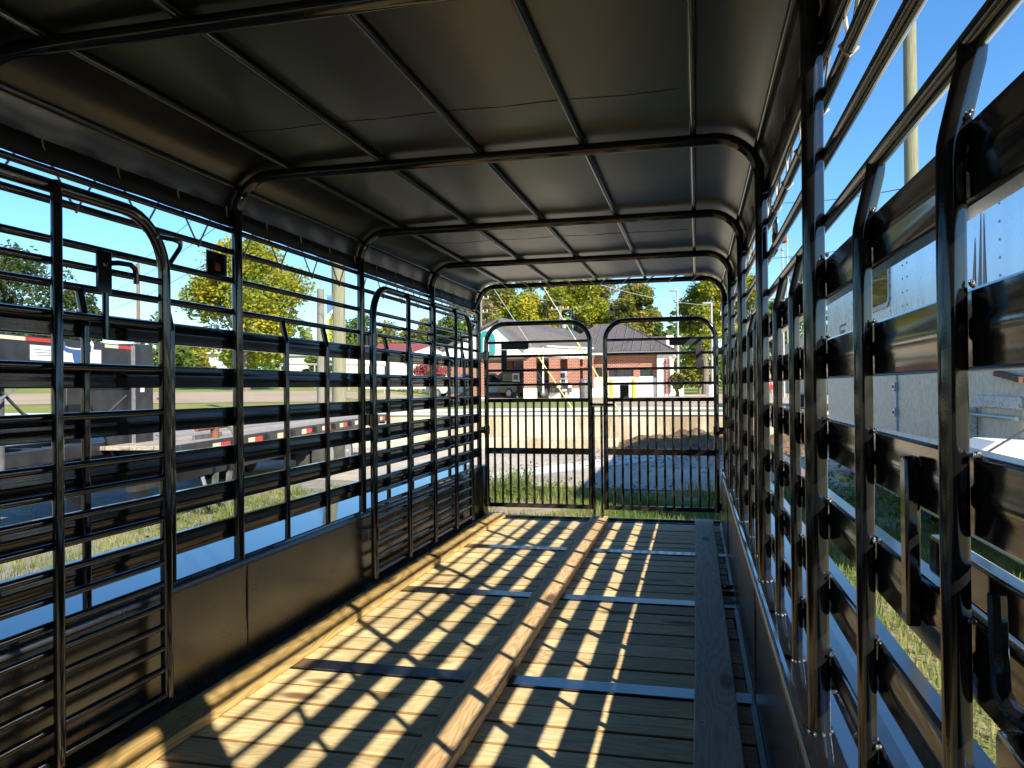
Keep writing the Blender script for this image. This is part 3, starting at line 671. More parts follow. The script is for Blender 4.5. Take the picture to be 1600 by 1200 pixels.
# tape and emblem on the neck
for s0, s1, c in ((-2.66, -2.35, 'cream'), (-2.349, -1.90, 'red'), (-1.14, -.90, 'cream'), (-.899, -.63, 'red')):
    b = MB(); fbox(b, s0, s1, .7955, .799, 1.618, 1.652); b.build('reflector', M[c], ft)
b = MB(); fbox(b, -2.285, -1.215, .7945, .799, 1.445, 1.585); sg_ = b.build('name_plate', M['decal_white'], ft)
horn = [(-.30, .12), (-.26, .16), (-.235, .12), (-.235, .085), (-.15, .065), (-.06, .06), (0, .06), (.06, .06), (.15, .065), (.235, .085), (.235, .12), (.26, .16), (.30, .12), (.285, .05), (.20, .02), (.10, .01), (.085, -.06), (.05, -.14), (.02, -.165), (-.02, -.165), (-.05, -.14), (-.085, -.06), (-.10, .01), (-.20, .02), (-.285, .05)]
b = MB(); b.prism([FB(-1.62 + p[0]*.92, .794, 1.53 + p[1]*.92) for p in horn], -nF * .003); b.build('emblem_outline', M['decal_white'], sg_, False)
b = MB(); b.prism([FB(-1.62 + p[0]*.78, .7905, 1.527 + p[1]*.74) for p in horn], -nF * .002); b.build('emblem', M['blue_decal'], sg_, False)
for r_, (z, w_) in enumerate(((1.545, .30), (1.52, .34), (1.495, .28))):
    b = MB(); fbox(b, -2.24 + .02*r_, -2.24 + w_, .793, .7943, z - .004, z + .004); b.build('faded_lettering', M['metal_pole'], sg_)
b = MB(); fbox(b, -.48, -.40, .7865, .7895, 1.14, 1.19); b.build('sticker', M['decal_white'], ft)

# ------------------------------------------------------------------ aluminium horse trailer on the right
XH = 2.4; HY0, HY1 = 6.42, 15.3; HZ = 3.45
def S(z): return CAM_Z + (z - CAM_Z) * 1.2
ht = thing('horse_trailer', (XH + 1.2, 9, G), 'aluminium horse trailer with riveted side, sliding window and brown spike graphic', 'trailer')
prof = []   # side section, X outward to the right
sec = [(XH, .02), (XH, HZ - .35), (XH + .03, HZ - .2), (XH + .10, HZ - .08), (XH + .24, HZ), (XH + 1.1, HZ + .05), (XH + 2.0, HZ), (XH + 2.2, HZ - .3), (XH + 2.2, .02)]
b = MB(); n = len(sec)
rows = [(HY0, 0), (HY0 + .02, 0), (HY1 - 2.2, 0), (HY1 - 1.4, .03), (HY1 - .7, .08), (HY1 - .2, .16), (HY1, .26)]
for y, dz in rows: b.v += [(p[0] + (.0 if p[0] < XH + 1 else 0), y, max(.02, min(p[1], HZ + .05 - dz - (HZ - p[1]) * .6 if p[1] > HZ - .5 else p[1]))) for p in sec]
for j in range(len(rows) - 1): b.f += [(j*n+i, (j+1)*n+i, (j+1)*n+i+1, j*n+i+1) for i in range(n-1)]
b.f += [tuple(range(n)), tuple(range((len(rows)-1)*n, len(rows)*n))[::-1]]
b.build('body', M['alu'], ht, True, 30)
def hp(u, v): p = on_x(u, v, XH); return p.y, p.z
def hbox(b, y0, y1, z0, z1, d0, d1): return b.box(XH - d1, XH - d0, min(y0, y1), max(y0, y1), min(z0, z1), max(z0, z1))
b = MB(); hbox(b, HY0 + .05, HY1 - .02, S(1.66), S(1.69), .001, .012); bevel(b.build('rub_trim', M['zinc'], ht), .004)
b = MB(); hbox(b, HY0 + .05, HY1 - .05, S(.0), S(1.25), .001, .006); b.build('lower_panel', M['galv'], ht)
# window
wy0, wz0 = hp(1392, 500); wy1, wz1 = hp(1349, 445)
wy0 = hp(1391, 470)[0]; wy1 = hp(1345, 470)[0]; zb_ = hp(1372, 488)[1] + .02; zt_ = zb_ + .74
def rrect(y0, y1, z0, z1, r, x):
    P = []
    for cy, cz, a0 in ((y1-r, z1-r, 0), (y0+r, z1-r, 90), (y0+r, z0+r, 180), (y1-r, z0+r, 270)):
        P += [(x, cy + r*math.cos(R(a0 + a)), cz + r*math.sin(R(a0 + a))) for a in (0, 22, 45, 68, 90)]
    return P
wy0, wy1 = min(wy0, wy1), max(wy0, wy1)
b = MB(); b.prism(rrect(wy0, wy1, zb_, zt_, .12, XH - .001), (-.018, 0, 0)); wf = b.build('window', M['metal_pole'], ht, False)
b = MB(); b.prism(rrect(wy0 + .06, wy1 - .06, zb_ + .06, zt_ - .06, .09, XH - .0195), (-.004, 0, 0)); b.build('pane', M['glass'], wf, False)
b = MB(); b.box(XH - .03, XH - .0236, (wy0+wy1)/2 + .05, (wy0+wy1)/2 + .08, zb_ + .05, zt_ - .05); b.build('mullion', M['metal_pole'], wf)
# rivets
rv = MB(); rv.ball((0, 0, 0), .011, 8, 4, (.5, 1, 1)); rvm = rv.mesh('rivet', M['grey_steel'])
rvs = MB(); rvs.ball((0, 0, 0), .012, 8, 4, (.5, 1, 1)); rvb = rvs.mesh('rivet', M['zinc'])
for u, us in ((1391.5, 1), (1410.5, 1), (1417.5, 1)):
    y_, z_ = hp(u, 460)
    for k in range(9): link('rivet', rvm, ht, (XH - .003, y_, S(1.78) + .162 * k))
y_, _z = hp(1562, 380)
for k in range(9): link('rivet', rvb, ht, (XH - .003, y_, S(1.75) + .146 * k))
for k in range(46): link('rivet', rvm, ht, (XH - .013, 6.5 + .186 * k, S(1.675)))
# emblem letters
y_, z_ = hp(1317.5, 524)
m_ = text_mesh('NTS', .24, M['grey_steel']); o = link('lettering', m_, ht, (XH - .006, y_, z_ - .02), (R(90), 0, R(-90))); o.scale = (.62, 1.15, 1)
b = MB(); hbox(b, y_ - .26, y_ + .26, z_ + .15, z_ + .185, .002, .006); hbox(b, y_ + .24, y_ + .28, z_ - .17, z_ + .15, .002, .006); b.build('emblem_frame', M['grey_steel'], ht)
# brown spike graphic
for (u0, u1, ut, vt) in ((1517, 1525.5, 1524, 385), (1527, 1533.5, 1533, 345), (1536, 1543, 1537.5, 348)):
    y0_, z0_ = hp(u0, 470); y1_, z1_ = hp(u1, 470); yt_, zt2 = hp(ut, vt)
    zb2 = S(1.70); b = MB(); b.prism([(XH - .0015, y0_, zb2), (XH - .0015, y1_, zb2), (XH - .0015, y1_ * .35 + yt_ * .65, (zb2 + zt2) / 2 + .1), (XH - .0015, yt_, zt2 + .08), (XH - .0015, y0_ * .5 + yt_ * .5, (zb2 + zt2) / 2)], (-.003, 0, 0)); b.build('spike_graphic', M['decal_brown'], ht, False)
# lower ramp doors: posts, hinge, rod, bracket with green badge
for u, w_ in ((1345, .05), (1403, .075), (1507, .05)):
    y_, _z = hp(u, 650); b = MB(); hbox(b, y_ - w_/2, y_ + w_/2, S(.0), S(1.24), .007, .028); bevel(b.build('door_post', M['galv_spot'], ht), .004)
y_, _z = hp(1403, 650)
for z in (S(.25), S(.55), S(.86), S(1.12)):
    b = MB(); hbox(b, y_ - .05, y_ + .05, z - .05, z + .05, .029, .05); bevel(b.build('hinge', M['zinc'], ht), .006)
    b = MB(); b.tube([(XH - .06, y_, z), (XH - .045, y_, z)], .018, 8); b.build('hinge_bolt', M['grey_steel'], ht)
y0_, z0_ = hp(1478, 664); y1_, z1_ = hp(1600, 664)
b = MB(); b.tube([(XH - .05, hp(1480, 665)[0], S(.92)), (XH - .05, HY0 + .1, S(.92))], .016, 8); b.build('door_rod', M['galv'], ht)
b = MB(); b.box(XH - .045, XH - .007, HY0 + .1, hp(1530, 650)[0], S(.98), S(1.06)); bevel(b.build('door_bar', M['galv_spot'], ht), .004)
b = MB(); b.obox((XH - .04, 6.7, S(1.19)), (.02, 0, 0), (0, .25, .03), (0, -.003, .022)); b.build('door_strap', M['rust'], ht)
ya, za = hp(1525, 664)
b = MB(); b.box(XH - .09, XH - .008, ya - .06, ya + .06, S(.35), S(.97)); br = bevel(b.build('rod_bracket', M['galv_spot'], ht), .006)
b = MB(); b.prism([(XH - .092, ya + q_[0]*1.2, S(.90) + q_[1]*1.2) for q_ in ((-.042, .045), (.042, .045), (.024, -.05), (-.024, -.05))], (-.004, 0, 0)); b.build('green_badge', M['green'], br, False)
b = MB(); b.prism([(XH - .0965, ya + q_[0]*1.2, S(.90) + q_[1]*1.2) for q_ in ((-.016, -.012), (.016, -.012), (0, .016))], (-.002, 0, 0)); b.build('badge_mark', M['decal_white'], br, False)
# sunlit white step fender at the near corner
fy = 6.2
fp = lambda u, v: on_y(u, v, fy)
b = MB(); b.prism([(p_.x, fy, p_.z) for p_ in (fp(1518, 790), fp(1660, 800), fp(1660, 692), fp(1557, 690), fp(1518, 712))], (0, .5, 0)); fd = bevel(b.build('fender', M['white'], ht, False), .015)
b = MB(); b.prism([(p_.x, fy - .001, p_.z) for p_ in (fp(1535, 738), fp(1549, 737), fp(1549, 721), fp(1535, 722))], (0, -.003, 0)); b.build('warning_sticker', M['yellow'], fd, False)
b = MB(); b.tube([fp(1517, 718) + Vector((0, -.012, 0)), fp(1534, 711) + Vector((0, -.012, 0)), fp(1566, 692) + Vector((0, -.012, 0)), fp(1600, 672) + Vector((0, -.012, 0))], .008, 8); b.build('cable', M['wire'], fd)
for y_ in (8.6, 9.55):
    c = Vector((XH + .2, y_, G + .37)); b = MB(); b.wheel(c, (1, 0, 0), .37, .22, 24); w_ = b.build('wheel', M['rubber'], ht)
    b = MB(); b.tube([c - Vector((.115, 0, 0)), c - Vector((.10, 0, 0))], [.19, .205], 16); b.build('rim', M['rim'], w_)
b = MB(); b.box(XH + .0, XH + .15, 13.2, 13.35, G + .12, .05); b.box(XH - .1, XH + .25, 13.1, 13.45, G + .1, G + .13); bevel(b.build('nose_jack', M['grey_steel'], ht), .006)
b = MB(); b.box(XH - .2, XH + .35, 13.0, 13.55, G, G + .099); bevel(b.build('jack_block', M['board_yellow'], ht), .01)
# boxy trailer parked beyond it
cb = thing('cargo_trailer', (4.1, 25, UPZ), 'plain grey cargo trailer parked beyond the horse trailer', 'trailer')
b = MB(); b.box(3.0, 5.2, 22.5, 28.0, UPZ + .4, UPZ + 2.1); bevel(b.build('body', M['tan'], cb), .06)
for k in range(5):
    b = MB(); b.box(2.985, 2.999, 22.9 + 1.1*k, 22.96 + 1.1*k, UPZ + .42, UPZ + 2.0); b.build('side_rib', M['metal_pole'], cb)
b = MB(); b.box(2.99, 2.999, 24.2, 24.8, UPZ + 1.1, UPZ + 1.6); b.build('sign_panel', M['yellow'], cb)
for y_ in (25.3, 26.2):
    b = MB(); b.wheel((3.15, y_, UPZ + .34), (1, 0, 0), .34, .2, 20); b.build('wheel', M['rubber'], cb)
b = MB(); b.box(3.9, 4.1, 21.4, 22.5, UPZ + .4, UPZ + .5); b.box(3.9, 4.1, 21.5, 21.62, UPZ, UPZ + .4); b.build('coupler', M['grey_steel'], cb)

# ------------------------------------------------------------------ poles, wires, guys, banner
def pole(name, label, u, D, vtop, r, mat, group, lean=0, base=None):
    p = on_d(u, 600, D); z0 = up_z(p.x, p.y) if p.y > WALL_Y else G
    zt = on_d(u, vtop, D).z
    b = MB(); n = 8
    b.tube([(p.x + lean * k / n, p.y, z0 - .2 + (zt - z0 + .2) * k / n) for k in range(n + 1)], [r * (1.12 - .27 * k / n) for k in range(n + 1)], 14)
    o = thing(name, (p.x, p.y, z0), label, 'pole', group); b.build('shaft', mat, o)
    return o, Vector((p.x, p.y, zt)), z0
pB, topB, zB = pole('utility_pole', 'tall greenish utility pole with a banner behind the flatbed trailer', 530, 19, -60, .16, M['pole_wood'], 'utility poles')
pS, topS, zS = pole('utility_pole', 'short grey wooden pole standing left of the banner', 502, 26, 452, .135, M['pole_grey'], 'utility poles')
pR, topR, zR = pole('utility_pole', 'tall pale utility pole rising above the horse trailer', 1428, 19, -160, .165, M['pole_wood'], 'utility poles')
pL, topL, zL = pole('utility_pole', 'thin brown utility pole carrying a street lamp at far left', 217, 62, 412, .15, M['pole_brown'], 'utility poles')
b = MB(); b.tube([topL + Vector((0, 0, -.2)), topL + Vector((-.9, 0, .55)), topL + Vector((-2.2, 0, .75))], .05, 8); b.build('lamp_arm', M['metal_pole'], pL)
b = MB(); b.ball(topL + Vector((-2.5, 0, .7)), .28, 10, 6, (1.4, .8, .45)); b.build('lamp_head', M['metal_pole'], pL)
def crossarm(o, top, dz, half, mat=M['pole_grey']):
    b = MB(); b.box(top.x - half, top.x + half, top.y - .06, top.y + .06, top.z - dz - .06, top.z - dz + .06); b.build('crossarm', mat, o)
    for k in (-.9, -.35, .35, .9):
        b = MB(); b.tube([(top.x + half*k, top.y, top.z - dz + .06), (top.x + half*k, top.y, top.z - dz + .2)], [.05, .03], 8); b.build('insulator', M['walk'], o)
for u, D, v, lab in ((876, 58, 478, 'far utility pole with crossarm and transformer behind the brown roof'), (752, 60, 462, 'far utility pole with two crossarms left of the gable')):
    o, t_, z_ = pole('utility_pole', lab, u, D, v, .14, M['pole_grey'], 'utility poles'); crossarm(o, t_, .25, .68); crossarm(o, t_, 1.3, .6)
    if u > 800:
        b = MB(); b.tube([t_ + Vector((.3, -.1, -1.7)), t_ + Vector((.3, -.1, -1.0))], .2, 10); b.build('transformer', M['metal_pole'], o)
for u, D, v, lab in ((1060, 52, 452, 'slim grey parking lot lamp post on a white base'), (1113, 50, 472, 'slim grey lamp post nearest the right side of gate view')):
    o, t_, z_ = pole('lamp_post', lab, u, D, v, .075, M['metal_pole'], 'parking lot lamp posts')
    b = MB(); b.tube([(t_.x, t_.y, z_), (t_.x, t_.y, z_ + .75)], .36, 16); b.build('concrete_base', M['white'], o)
    b = MB(); b.box(t_.x - .55, t_.x - .05, t_.y - .15, t_.y + .15, t_.z - .12, t_.z); bevel(b.build('lamp_head', M['metal_pole'], o), .02)
# banner
bn = thing('street_banner', on_d(516, 505, 18.95), 'vertical blue and green city banner between two wooden poles', 'banner')
c0, c1 = on_d(511, 500, 18.9), on_d(523.5, 500, 18.9); zt_, zm_, zb_ = on_d(517, 463, 18.9).z, on_d(517, 493, 18.9).z, on_d(517, 540, 18.9).z
b = MB(); b.prism([(c0.x, c0.y, zm_), (c1.x, c1.y, zm_), (c1.x, c1.y, zt_), (c0.x, c0.y, zt_)], (.004, .012, 0)); b.build('cloth', simple('blue_cloth', (.06, .14, .34), (.10, .18, .36), 3, .8), bn, False)
b = MB(); b.prism([(c0.x, c0.y, zb_), (c1.x, c1.y, zb_), (c1.x, c1.y, zm_ - .002), (c0.x, c0.y, zm_ - .002)], (.004, .012, 0)); b.build('cloth', simple('green_cloth', (.36, .42, .05), (.30, .36, .04), 3, .8), bn, False)
b = MB(); b.prism([(c0.x, c0.y - .006, zm_ - .12), (c1.x, c1.y - .006, zm_ + .10), (c1.x, c1.y - .006, zm_ + .20), (c0.x, c0.y - .006, zm_ + .02)], (0, .003, 0)); b.build('wave', simple('pale_cloth', (.45, .55, .62), None, 3, .8), bn, False)
m_ = text_mesh('JACKSONVILLE', .15, M['flat_black'], .001)
o = link('lettering', m_, bn, ((c0.x + c1.x) / 2, (c0.y + c1.y) / 2 - .012, zb_ + (zt_ - zb_) * .36), None)
o.rotation_euler = Matrix(((0, -1, 0), (0, 0, -1), (1, 0, 0))).to_euler(); o.scale = (.72, 1, 1)
for z in (zt_ + .03, zb_ - .03):
    b = MB(); b.tube([(c0.x - .05, c0.y + .006, z), (topB.x, topB.y - .1, z)], .015, 6); b.build('bracket_arm', M['metal_pole'], bn)
# guy wires with yellow guards
for k, ((ua, va), (ug, vg), ht_, lab) in enumerate((((894, 638), (838, 555), 9.6, 'left guy wire with yellow guard in front of the brick piers'), ((968, 644), (899, 540), 12.2, 'right guy wire with yellow guard crossing the brown roofs'))):
    a = on_z(ua, va, UPZ); tp_ = Vector((topB.x, topB.y, ht_))
    o = thing('guy_wire', a, lab, 'wire', 'guy wires of the tall pole')
    # guard end: point of the wire nearest the guard pixel
    best = min((abs((lambda q: 800 + FPX * (q - CAM).dot(RX) / (q - CAM).dot(FW))(a.lerp(tp_, t / 100)) - ug), t / 100) for t in range(1, 60))[1]
    g_ = a.lerp(tp_, best)
    MB().tube([a - (tp_ - a).normalized() * .2, tp_], .010, 6).build('strand', M['wire_light'], o)
    MB().tube([a.lerp(g_, .0), g_], .022, 8).build('guard', M['guard'], o)
def cable(p, q, sag, r, label, mat=None):
    P = [p.lerp(q, t / 24) - Vector((0, 0, sag * 4 * (t/24) * (1 - t/24))) for t in range(25)]
    tag(MB().tube(P, r, 5).build('overhead_cable', mat or M['wire']), label, 'cable', 'overhead cables')
far_l = topL + Vector((-40, 20, 1))
for k, (z0_, lab) in enumerate(((8.9, 'highest overhead cable left of the tall banner pole'), (7.6, 'middle overhead cable left of the tall banner pole'), (6.4, 'lowest overhead cable left of the tall banner pole'))):
    cable(Vector((topB.x, topB.y + .2, z0_)), topL + Vector((-14 - 3*k, 10, -.3 - 1.2*k)), 1.0 + .3*k, .013, lab)
cable(Vector((topB.x, topB.y, 7.3)), on_d(880, 470, 70), 1.2, .013, 'upper overhead cable strung behind the end gates', M['wire_light'])
cable(Vector((topB.x, topB.y, 6.0)), on_d(1150, 475, 72), 1.0, .013, 'lower overhead cable strung behind the end gates', M['wire_light'])
cable(Vector((topR.x, topR.y, on_d(1428, 292, 19).z)), on_d(1130, 300, 60), .6, .013, 'thin dark cable running left from the right utility pole')
cable(Vector((topR.x, topR.y, on_d(1428, 372, 19).z)), on_d(1100, 395, 62), .5, .013, 'lower dark cable running left from the right utility pole')

# ------------------------------------------------------------------ bank building
BY = 46.0
def bp(u, v, y=BY): return on_y(u, v, y)
bk = thing('bank_building', bp(900, 620), 'low brick bank with white gable, teal arch sign and brown metal roofs', 'building')
gz = up_z(bp(900, 600).x, BY)
R0 = bp(781, 500); E_l = bp(690, 549); E_r = bp(826, 541)
zf0, zf1 = bp(826, 558).z, E_r.z
b = MB(); b.prism([(E_l.x, BY, zf0), (E_r.x, BY, zf0), (E_r.x, BY, E_r.z), (R0.x, BY, R0.z - .08), (E_l.x, BY, E_l.z)], (0, .3, 0)); gw = b.build('gable_wall', M['white'], bk, False)
R1 = on_z(897, 519.5, R0.z); E1 = on_z(946, 546.5, E_r.z)
up = Vector((0, 0, .14))
ed = (E1 - E_r).normalized()
for (A, B_, C_, D_) in ((R0, R1, E1, E_r),):
    f_ = Vector((0, -.35, 0))
    b = MB(); b.prism([A + f_, B_, C_, D_ + f_], up); rf = b.build('gable_roof', M['roof'], bk, False)
    for k in range(1, 22):
        t = k / 22; p_, q_ = (A + f_).lerp(B_, t) + up, (D_ + f_).lerp(C_, t) + up
        MB().tube([p_, q_], .022, 4).build('seam', M['roof'], rf)
L1 = R1 + Vector((E_l.x - R0.x, 0, 0)); L1.z = E_l.z
b = MB(); b.prism([R0 + Vector((0, -.35, 0)), R1, L1, E_l + Vector((0, -.35, 0))], up); b.build('gable_roof', M['roof'], bk, False)
# rake trim
b = MB(); b.prism([R0 + Vector((0, -.36, .13)), E_r + Vector((0, -.36, .13)), E_r + Vector((0, -.36, -.16)), R0 + Vector((0, -.36, -.16))], (0, .05, 0)); b.build('rake_trim', M['roof'], bk, False)
# teal arch sign on the gable
ac = bp(761, 545); s_ = (bp(774, 545).x - bp(748, 545).x) / 2; zt_ = bp(761, 517).z; zb_ = bp(761, 553).z
P = [(ac.x - s_, BY - .12, zb_)] + [(ac.x + s_ * math.cos(R(a)), BY - .12, zt_ - s_ + s_ * math.sin(R(a))) for a in range(180, -1, -15)] + [(ac.x + s_, BY - .12, zb_), (ac.x + s_*.45, BY - .12, zb_)] + [(ac.x + s_*.45 * math.cos(R(a)), BY - .12, zt_ - s_ + s_*.45 * math.sin(R(a))) for a in range(0, 181, 15)] + [(ac.x - s_*.45, BY - .12, zb_)]
b = MB(); b.prism(P, (0, .1, 0)); b.build('arch_sign', M['teal'], bk, False)
# fascia along the canopy eave
nrm = Vector((ed.y, -ed.x, 0))
b = MB(); b.prism([E_r + Vector((0,0,.02)), E1 + Vector((0,0,.02)), Vector((E1.x, E1.y, E1.z - .55)), Vector((E_r.x, E_r.y, E_r.z - .62))], -nrm * .35); b.build('fascia', M['white'], bk, False)
b = MB(); b.prism([Vector((E_r.x, E_r.y - .02, E_r.z)) + nrm*.02, E1 + nrm*.02, E1 + nrm*.14, E_r + nrm*.14], (0, 0, .1)); b.build('gutter', M['walk'], bk, False)
for t in (.16, .5, .72):
    p_ = E_r.lerp(E1, t) + nrm * .06; MB().tube([p_, p_ - Vector((0, 0, 2.9))], .05, 6).build('downspout', M['white'], bk)
# soffit over drive-through
b = MB(); b.prism([Vector((E_l.x, BY + .3, zf0)), Vector((E_r.x, BY + .3, zf0)), Vector((E1.x, E1.y, zf0)), Vector((E1.x - 2, E1.y + 9, zf0)), Vector((E_l.x, BY + 9, zf0))], (0, 0, .12)); b.build('soffit', M['white'], bk, False)
def pier(u0, u1, y, ztop, base_v=607):
    x0, x1 = bp(u0, 600, y).x, bp(u1, 600, y).x; zb1 = bp(u0, base_v, y).z
    b = MB(); b.box(x0, x1, y, y + (x1 - x0), zb1, ztop); b.build('brick_pier', M['brick'], bk, False)
    b = MB(); b.box(x0 - .03, x1 + .03, y - .03, y + (x1 - x0) + .03, gz - .3, zb1); bevel(b.build('pier_base', M['white'], bk), .02)
pier(818.5, 835, BY + .25, zf0)
pier(858, 873, BY + 1.6, zf0); pier(887, 904, BY + 3.0, zf0); pier(911, 926, BY + 4.2, zf0); pier(735, 756, BY + .35, zf0, 621); pier(792, 801, BY + 6, zf0)
# main hall with hip roof
HYF = 51.5; hz0 = bp(1000, 607, HYF).z; hz1 = bp(1000, 554, HYF).z
x0, x1 = bp(870, 600, HYF).x, bp(1026, 600, HYF).x
zs = bp(1000, 590, HYF).z
win = [(930, 941, 574, 589), (951, 990, 575, 589), (1000, 1021, 575, 588)]
wx = sorted([(bp(a, 600, HYF).x, bp(c, 600, HYF).x, max(bp(a, d2, HYF).z, zs + .02), bp(a, d, HYF).z) for a, c, d, d2 in win])
xs = [x0] + [v_ for w in wx for v_ in (w[0], w[1])] + [x1]
b = MB()
for k in range(0, len(xs), 2): b.box(xs[k], xs[k+1], HYF, HYF + .3, zs, hz1)
for w in wx:
    b.box(w[0], w[1], HYF, HYF + .3, w[3], hz1)
    if w[2] > zs + .03: b.box(w[0], w[1], HYF, HYF + .3, zs, w[2])
b.build('brick_wall', M['brick'], bk, False)
b = MB(); b.box(x0, x1, HYF - .06, HYF + .3, gz - .3, zs - .002); bevel(b.build('white_dado', M['white'], bk), .02)
for w in wx:
    b = MB(); b.box(w[0], w[1], HYF + .15, HYF + .17, w[2], w[3]); wo = b.build('window', M['glass'], bk, False)
    b = MB(); b.box(w[0] - .04, w[1] + .04, HYF - .05, HYF + .1, w[2] - .08, w[2]); b.build('sill', M['walk'], wo, False)
    for t in ((.5,) if w[1] - w[0] < 1.5 else (.33, .66)):
        xm = w[0] + (w[1] - w[0]) * t; b = MB(); b.box(xm - .025, xm + .025, HYF + .12, HYF + .149, w[2], w[3]); b.build('mullion', M['flat_black'], wo, False)
cx0, cx1 = bp(1027, 600, HYF - .3).x, bp(1048, 600, HYF - .3).x
b = MB(); b.box(cx0, cx1, HYF - .35, HYF + 7, gz - .3, hz1); b.build('stone_corner', M['white'], bk, False)
b = MB(); b.box((cx0*.45 + cx1*.55), cx1 - .05, HYF - .40, HYF - .351, gz + .2, hz1 - .3); b.build('brick_panel', M['brick'], bk, False)
fx0, fx1 = bp(866, 600, HYF - .7).x, bp(1052, 600, HYF - .7).x
b = MB(); b.box(fx0, fx1, HYF - .7, HYF + 8, hz1, hz1 + .22); bevel(b.build('eave_board', M['white'], bk), .02)
rz = bp(950, 508, HYF + 4).z; ry = HYF + 4; ra, rb = bp(934, 508, ry).x, bp(976, 508, ry).x
ez = hz1 + .225; ey0, ey1 = HYF - .85, HYF + 8.8
A, B_, C_, D_ = Vector((fx0 - .1, ey0, ez)), Vector((fx1 + .1, ey0, ez)), Vector((fx1 + .1, ey1, ez)), Vector((fx0 - .1, ey1, ez))
Ra, Rb = Vector((ra, ry, rz)), Vector((rb, ry, rz))
b = MB(); b.add([A, B_, C_, D_, Ra, Rb], [(0, 1, 5, 4), (1, 2, 5), (2, 3, 4, 5), (3, 0, 4), (0, 3, 2, 1)]); hr = b.build('hip_roof', M['roof'], bk, False)
k = 0; xx = A.x + .3
while xx < B_.x:
    if xx < Ra.x: t = (xx - A.x) / (Ra.x - A.x)
    elif xx > Rb.x: t = (B_.x - xx) / (B_.x - Rb.x)
    else: t = 1
    top_ = Vector((xx, ey0 + (ry - ey0) * t, ez + (rz - ez) * t))
    b = MB(); b.tube([Vector((xx, ey0, ez + .02)), top_ + Vector((0, 0, .02))], .045, 4); b.build('seam', M['roof'], hr)
    xx += .62
for p_ in (A, B_): MB().tube([p_ + Vector((0,0,.03)), (Ra if p_ is A else Rb) + Vector((0,0,.03))], .06, 5).build('hip_cap', M['roof'], hr)
MB().tube([Ra + Vector((0,0,.03)), Rb + Vector((0,0,.03))], .06, 5).build('ridge_cap', M['roof'], hr)
b = MB(); b.box(bp(1035, 1, HYF + 1).x, bp(1046, 1, HYF + 1).x, HYF + 1, HYF + 2, hz1 + .3, bp(1040, 524, HYF + 1).z); bevel(b.build('roof_vent', M['white'], bk), .03)
b = MB(); b.add([Vector((bp(1012, 1, HYF+6).x, HYF+6, bp(1012, 526, HYF+6).z)), Vector((bp(1050, 1, HYF+6).x, HYF+6, bp(1050, 526, HYF+6).z)), Vector((bp(1058, 1, HYF+4).x, HYF+4, bp(1058, 548, HYF+4).z)), Vector((bp(1000, 1, HYF+4).x, HYF+4, bp(1000, 548, HYF+4).z))], [(0,1,2,3)])
b.v += [(p[0], p[1] + .1, p[2] - .15) for p in b.v]; b.f += [(7,6,5,4), (0,3,7,4), (3,2,6,7), (2,1,5,6), (1,0,4,5)]; b.build('side_roof', M['roof'], bk, False)
b = MB(); b.box(bp(700, 1, BY + 12).x, x0, BY + 12, BY + 12.3, gz - .3, zf0 + .3); b.build('rear_wall', M['brick'], bk, False)
# drive-through teller machines
for u, v0, lab in ((806, 583, 'grey drive-through teller machine left of the nearest brick pier'), (843, 585, 'drive-through teller machine right of the nearest brick pier'), (879, 580, 'drive-through teller machine between the far brick piers')):
    D = 48; p = on_y(u, 600, BY + 2.5); z_ = on_y(u, v0, BY + 2.5).z
    o = thing('teller_machine', (p.x, p.y, gz), lab, 'machine', 'drive-through teller machines')
    b = MB(); b.box(p.x - .25, p.x + .25, p.y, p.y + .5, z_ - .55, z_); bevel(b.build('cabinet', M['metal_pole'], o), .03)
    b = MB(); b.box(p.x - .16, p.x + .16, p.y - .012, p.y - .001, z_ - .42, z_ - .12); b.build('screen', M['glass'], o)
    b = MB(); b.tube([(p.x, p.y + .25, gz - .1), (p.x, p.y + .25, z_ - .5)], .13, 12); b.build('post', M['grey_steel'], o)
for u, D, lab in ((955, 40, 'left yellow bollard in front of the dark bank windows'), (990, 38, 'right yellow bollard in front of the dark bank windows')):
    p = on_d(u, 600, D); z_ = up_z(p.x, p.y)
    b = MB(); b.tube([(p.x, p.y, z_ - .1), (p.x, p.y, z_ + .95), (p.x, p.y, z_ + 1.05), (p.x, p.y, z_ + 1.09)], [.10, .10, .075, .02], 14)
    tag(b.build('bollard', M['yellow']), lab, 'bollard', 'yellow bollards')
p = on_d(913, 600, 46); z_ = up_z(p.x, p.y)
b = MB(); b.tube([(p.x, p.y, z_ - .1), (p.x, p.y, z_ + .95), (p.x, p.y, z_ + 1.1), (p.x, p.y, z_ + 1.18)], [.3, .32, .26, .05], 16); tag(b.build('waste_bin', M['grey_steel']), 'round grey waste bin at the far brick pier', 'bin')

